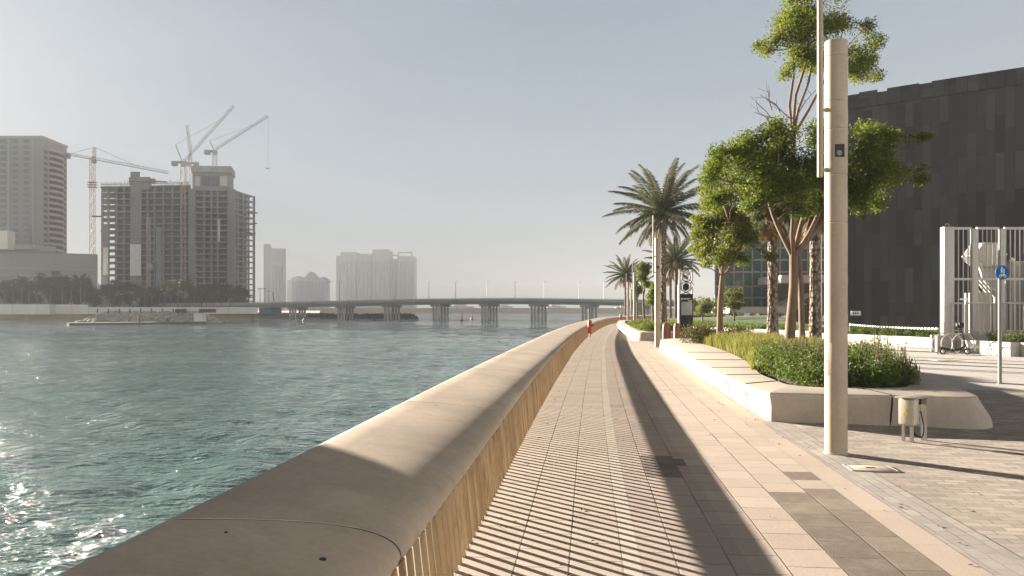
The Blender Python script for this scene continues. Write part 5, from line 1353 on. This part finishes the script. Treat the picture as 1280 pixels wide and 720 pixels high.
# ------------------------------------------------------------------ bridge
r = thing('bridge', 'long flat grey concrete road bridge on groups of round piers across the water', 'bridge', (*PP(560,323),-2.6))
bp = [(-260,418,3.4),(-115,358,4.0),(-60,337,4.75),(-26,323,5.25),(10,305,5.2),(40,291,4.6),(75,274,4.0),(160,235,3.4)]
dk = spline([Vector(p) for p in bp], 6)
def rib(z0, z1, o0, o1):
    m = MB(); rings = []
    for i, p in enumerate(dk):
        t_ = (dk[min(i+1,len(dk)-1)]-dk[max(i-1,0)]); t_.z = 0; t_.normalize(); n_ = Vector((-t_.y,t_.x,0))
        rings.append([p+n_*o0+Vector((0,0,z0)), p+n_*o1+Vector((0,0,z0)), p+n_*o1+Vector((0,0,z1)), p+n_*o0+Vector((0,0,z1))])
    return m.loft(rings, cap=True)
rib(-.75,-.45,-7,7).build('deck', M['bridge'], r); rib(-1.9,-.76,-5.2,-3.6).build('girder', M['bridge'], r); rib(-1.9,-.76,3.6,5.2).build('girder', M['bridge'], r); rib(-1.9,-.76,-.8,.8).build('girder', M['bridge'], r)
rib(-.80,.32,-7.3,-7.02).build('parapet', M['bridge'], r); rib(-.80,.32,7.02,7.3).build('parapet', M['bridge'], r)
rib(.5,.58,-7.2,-7.1).build('handrail', M['steel'], r)
def deck_at(px):
    best = None
    for a, b in zip(dk[:-1], dk[1:]):
        pa, pb = 640+a.x/a.y*F, 640+b.x/b.y*F
        if min(pa,pb) <= px <= max(pa,pb): u = (px-pa)/(pb-pa); best = (a.lerp(b,u), (b-a).normalized())
    return best
for px in (372,432,490,551,612,673.5,737,802):
    p, t_ = deck_at(px); n_ = Vector((-t_.y,t_.x,0)).normalized(); t_.z = 0
    pr = MB().box(p+Vector((0,0,-2.35)), (4.2,9.5,.85), math.atan2(t_.y,t_.x)).build('pier_head', M['bridge'], r)
    for o_ in (-3.4, 3.4):
        for k in (-1.35, 0, 1.35):
            q_ = p+t_*k+n_*o_
            MB().cyl((q_.x,q_.y,-3.5), (q_.x,q_.y,p.z-2.7), .46, n=14).build('column', M['bridge'], pr, smooth=40)
for px in (435,504,526.5,580,598.5,653.5,671.5,731.5,747.5):
    p, t_ = deck_at(px); n_ = Vector((-t_.y,t_.x,0)).normalized(); sd_ = 1 if px in (598.5,671.5,747.5,526.5) else -1
    b = p+n_*sd_*6.6; l_ = thing('bridge_lamp', 'slim grey street lamp standing on the bridge deck', 'street lamp', b, 'street lamps on the bridge')
    zt__ = H+(HZ-352.5)/F*b.y
    MB().cyl(b+Vector((0,0,-.45)), (b.x,b.y,zt__), .13, .08, 8).build('pole', M['steel'], l_); MB().beam((b.x-.1,b.y,zt__), (b.x+1.5*sd_*-t_.x*0+.9,b.y,zt__+.05), .25, .14).build('lamp_head', M['steel'], l_)
for px, lab in ((325,'tall floodlight mast at the left end of the bridge, leftmost'),(331,'floodlight mast at the left end of the bridge, middle of three'),(336,'floodlight mast at the left end of the bridge, nearest the slim tower')):
    b = Vector((*PP(px,372),0)); l_ = thing('floodlight_mast', lab, 'street lamp', b); zz = H+(HZ-(361 if px != 336 else 364))/F*372
    MB().cyl(b, b+Vector((0,0,zz)), .2, .13, 8).build('pole', M['steel'], l_); MB().box(b+Vector((0,0,zz)), (1.9,.6,.35)).build('lamp_head', M['steel'], l_)
cr = thing('mobile_crane', 'thin crane boom rising beside the bridge before the slim tower', 'crane', (*PP(343,366),0)); MB().tube([(*PP(343,366),2), P(341,365,366)], .25, 5).build('boom', M['rawdark'], cr); MB().box((*PP(344,366),2.2), (4,2.4,3)).build('cab', M['bluehoard'], cr)

# ------------------------------------------------------------------ vegetation on the far bank
random.seed(5)
fpA = palm('distant date palm on the far left bank', 9.0, 3.4, 26, .24, 'palms on the far bank', False, 14, 'far_palm', 0, lw=.16, wid=.7); 
spots = []
for px, top_, d_ in ((6,352,352),(27,347,348),(36,352,356),(46,352,362),(63,355,352),(78,346,352),(89,352,360),(101,344,345),(106,352,350),(127,361,345),(142,357,352),(154,357,356),(172,361,356),(190,358,362),(206,352,362),(222,350,356),(232,348,358),(243,358,364),(252,356,360),(262,357,366),(271,354,362),(279,360,366),(285,356,362),(292,360,366),(300,358,368),(307,362,370),(-12,350,356),(16,356,360),(55,350,365),(118,360,360),(137,365,350),(181,364,352),(199,362,356),(213,361,352),(238,366,356),(248,364,352),(258,366,356),(267,364,352),(276,367,356),(288,365,352),(297,367,358)):
    spots.append((px, top_, d_))
for i, (px, tp, d_) in enumerate(spots):
    o = fpA if i == 0 else dup(fpA)
    hh = H+(HZ-tp)/F*d_; o.location = (*PP(px,d_), 0); sc = hh/11.6; o.scale = (sc*random.uniform(.9,1.1)*.95, sc*.95, sc); o.rotation_euler = (0,0,random.uniform(0,6.28))
def far_tree(label, px, top_, w_, d_, n=3200, group=None):
    zt2 = H+(HZ-top_)/F*d_; x_ = (px-640)/F*d_; ww = w_*d_/F/2
    r = thing('far_tree', label, 'tree', (x_,d_,0), group)
    m = MB(); limb(m, (x_,d_,0), (x_,d_,zt2*.6), .35, .2, .03); m.build('trunk', M['twig'], r)
    cl = [(Vector((x_+random.uniform(-.75,.75)*ww, d_+random.uniform(-3,3), zt2*random.uniform(.42,.8))), (ww*random.uniform(.3,.5), 3.2, zt2*random.uniform(.17,.26))) for _ in range(12)]
    v, f = leaves(cl, n, .95); np_mesh('crown', v, f, M['leafFar'], r)
for i, (px, tp, w_, d_) in enumerate(((62,335,34,378),(84,337,36,382),(108,343,30,380),(15,358,34,372),(140,347,40,385),(170,350,36,388),(40,361,34,368),(70,362,30,366),(95,361,26,364),(150,364,30,366),(185,367,26,368),(120,366,24,362),(205,365,26,372),(228,368,24,374),(250,370,24,374),(275,370,26,374),(298,371,22,374),(-20,352,40,372))):
    far_tree('dark leafy tree in the belt of trees on the far left bank', px, tp, w_, d_, 3200, 'trees on the far bank')

# ------------------------------------------------------------------ unseen drum on a pile, added only to cast shade on the near coping
u_ = Vector((-math.sin(SUN_AZ), math.cos(SUN_AZ), 0)); n_b = Vector((math.cos(SUN_AZ), math.sin(SUN_AZ), 0))
QB = 3.0; SB = 15.6
tw = u_*SB+n_b*(QB-2.0)
zc = SB*math.tan(SUN_EL)-.24+.85
r = thing('added_shade_drum', 'unseen round grey drum on a slim pile, added to shade the near coping', 'added shade object', (tw.x, tw.y, -2.6))
c_ = Vector((tw.x, tw.y, 0))
MB().lathe([(.3,zc-.86),(1.7,zc-.85),(1.95,zc-.72),(2.0,zc-.5),(2.0,zc+.75),(1.9,zc+.85),(.2,zc+1.0)], c=c_, n=48).build('drum', M['quay'], r, smooth=40)
MB().cyl((tw.x,tw.y,-5), (tw.x,tw.y,zc-.7), .22, n=20).build('pile', M['steel'], r, smooth=40)
m = MB(); m.cyl((tw.x,tw.y,zc+.95), (tw.x,tw.y,zc+1.9), .09, n=12); m.lathe([(.0,1.85),(.2,1.9),(.2,2.2),(.0,2.3)], c=(tw.x,tw.y,zc), n=16); m.build('lantern', M['grey_steel'], r, smooth=40)
m = MB()
for k in range(24): m.box((tw.x, tw.y-.27, -2.2+k*.33), (.4,.04,.04))
for x in (-.2,.2): m.box((tw.x+x, tw.y-.27, 1.5), (.05,.05,8))
m.build('ladder', M['steel'], r)

# dry leaves and crumbs blown over the paving
m = MB()
for _ in range(260):
    d_ = 3.5+random.random()**1.6*26; s_ = s_of_d(d_); o_ = random.choice([random.uniform(.05,.25), random.uniform(.1,3.2), random.uniform(2.9,3.3), random.uniform(3.2,6)])
    p = line(s_, o_, .009); q_ = Matrix.Rotation(random.uniform(0,6.28), 3, 'Z'); l_ = random.uniform(.010,.028)
    if 3.6 < p.x and 10.5 < p.y: continue
    v = [q_ @ Vector((a*l_, b*l_, c*l_))+p for a, b, c in ((-1,0,.1),(0,.42,.35),(1,0,0),(0,-.42,.25))]
    m.add(v, [(0,1,2),(0,2,3)])
tag(m.build('leaf_litter', M['litter']), kind='stuff')
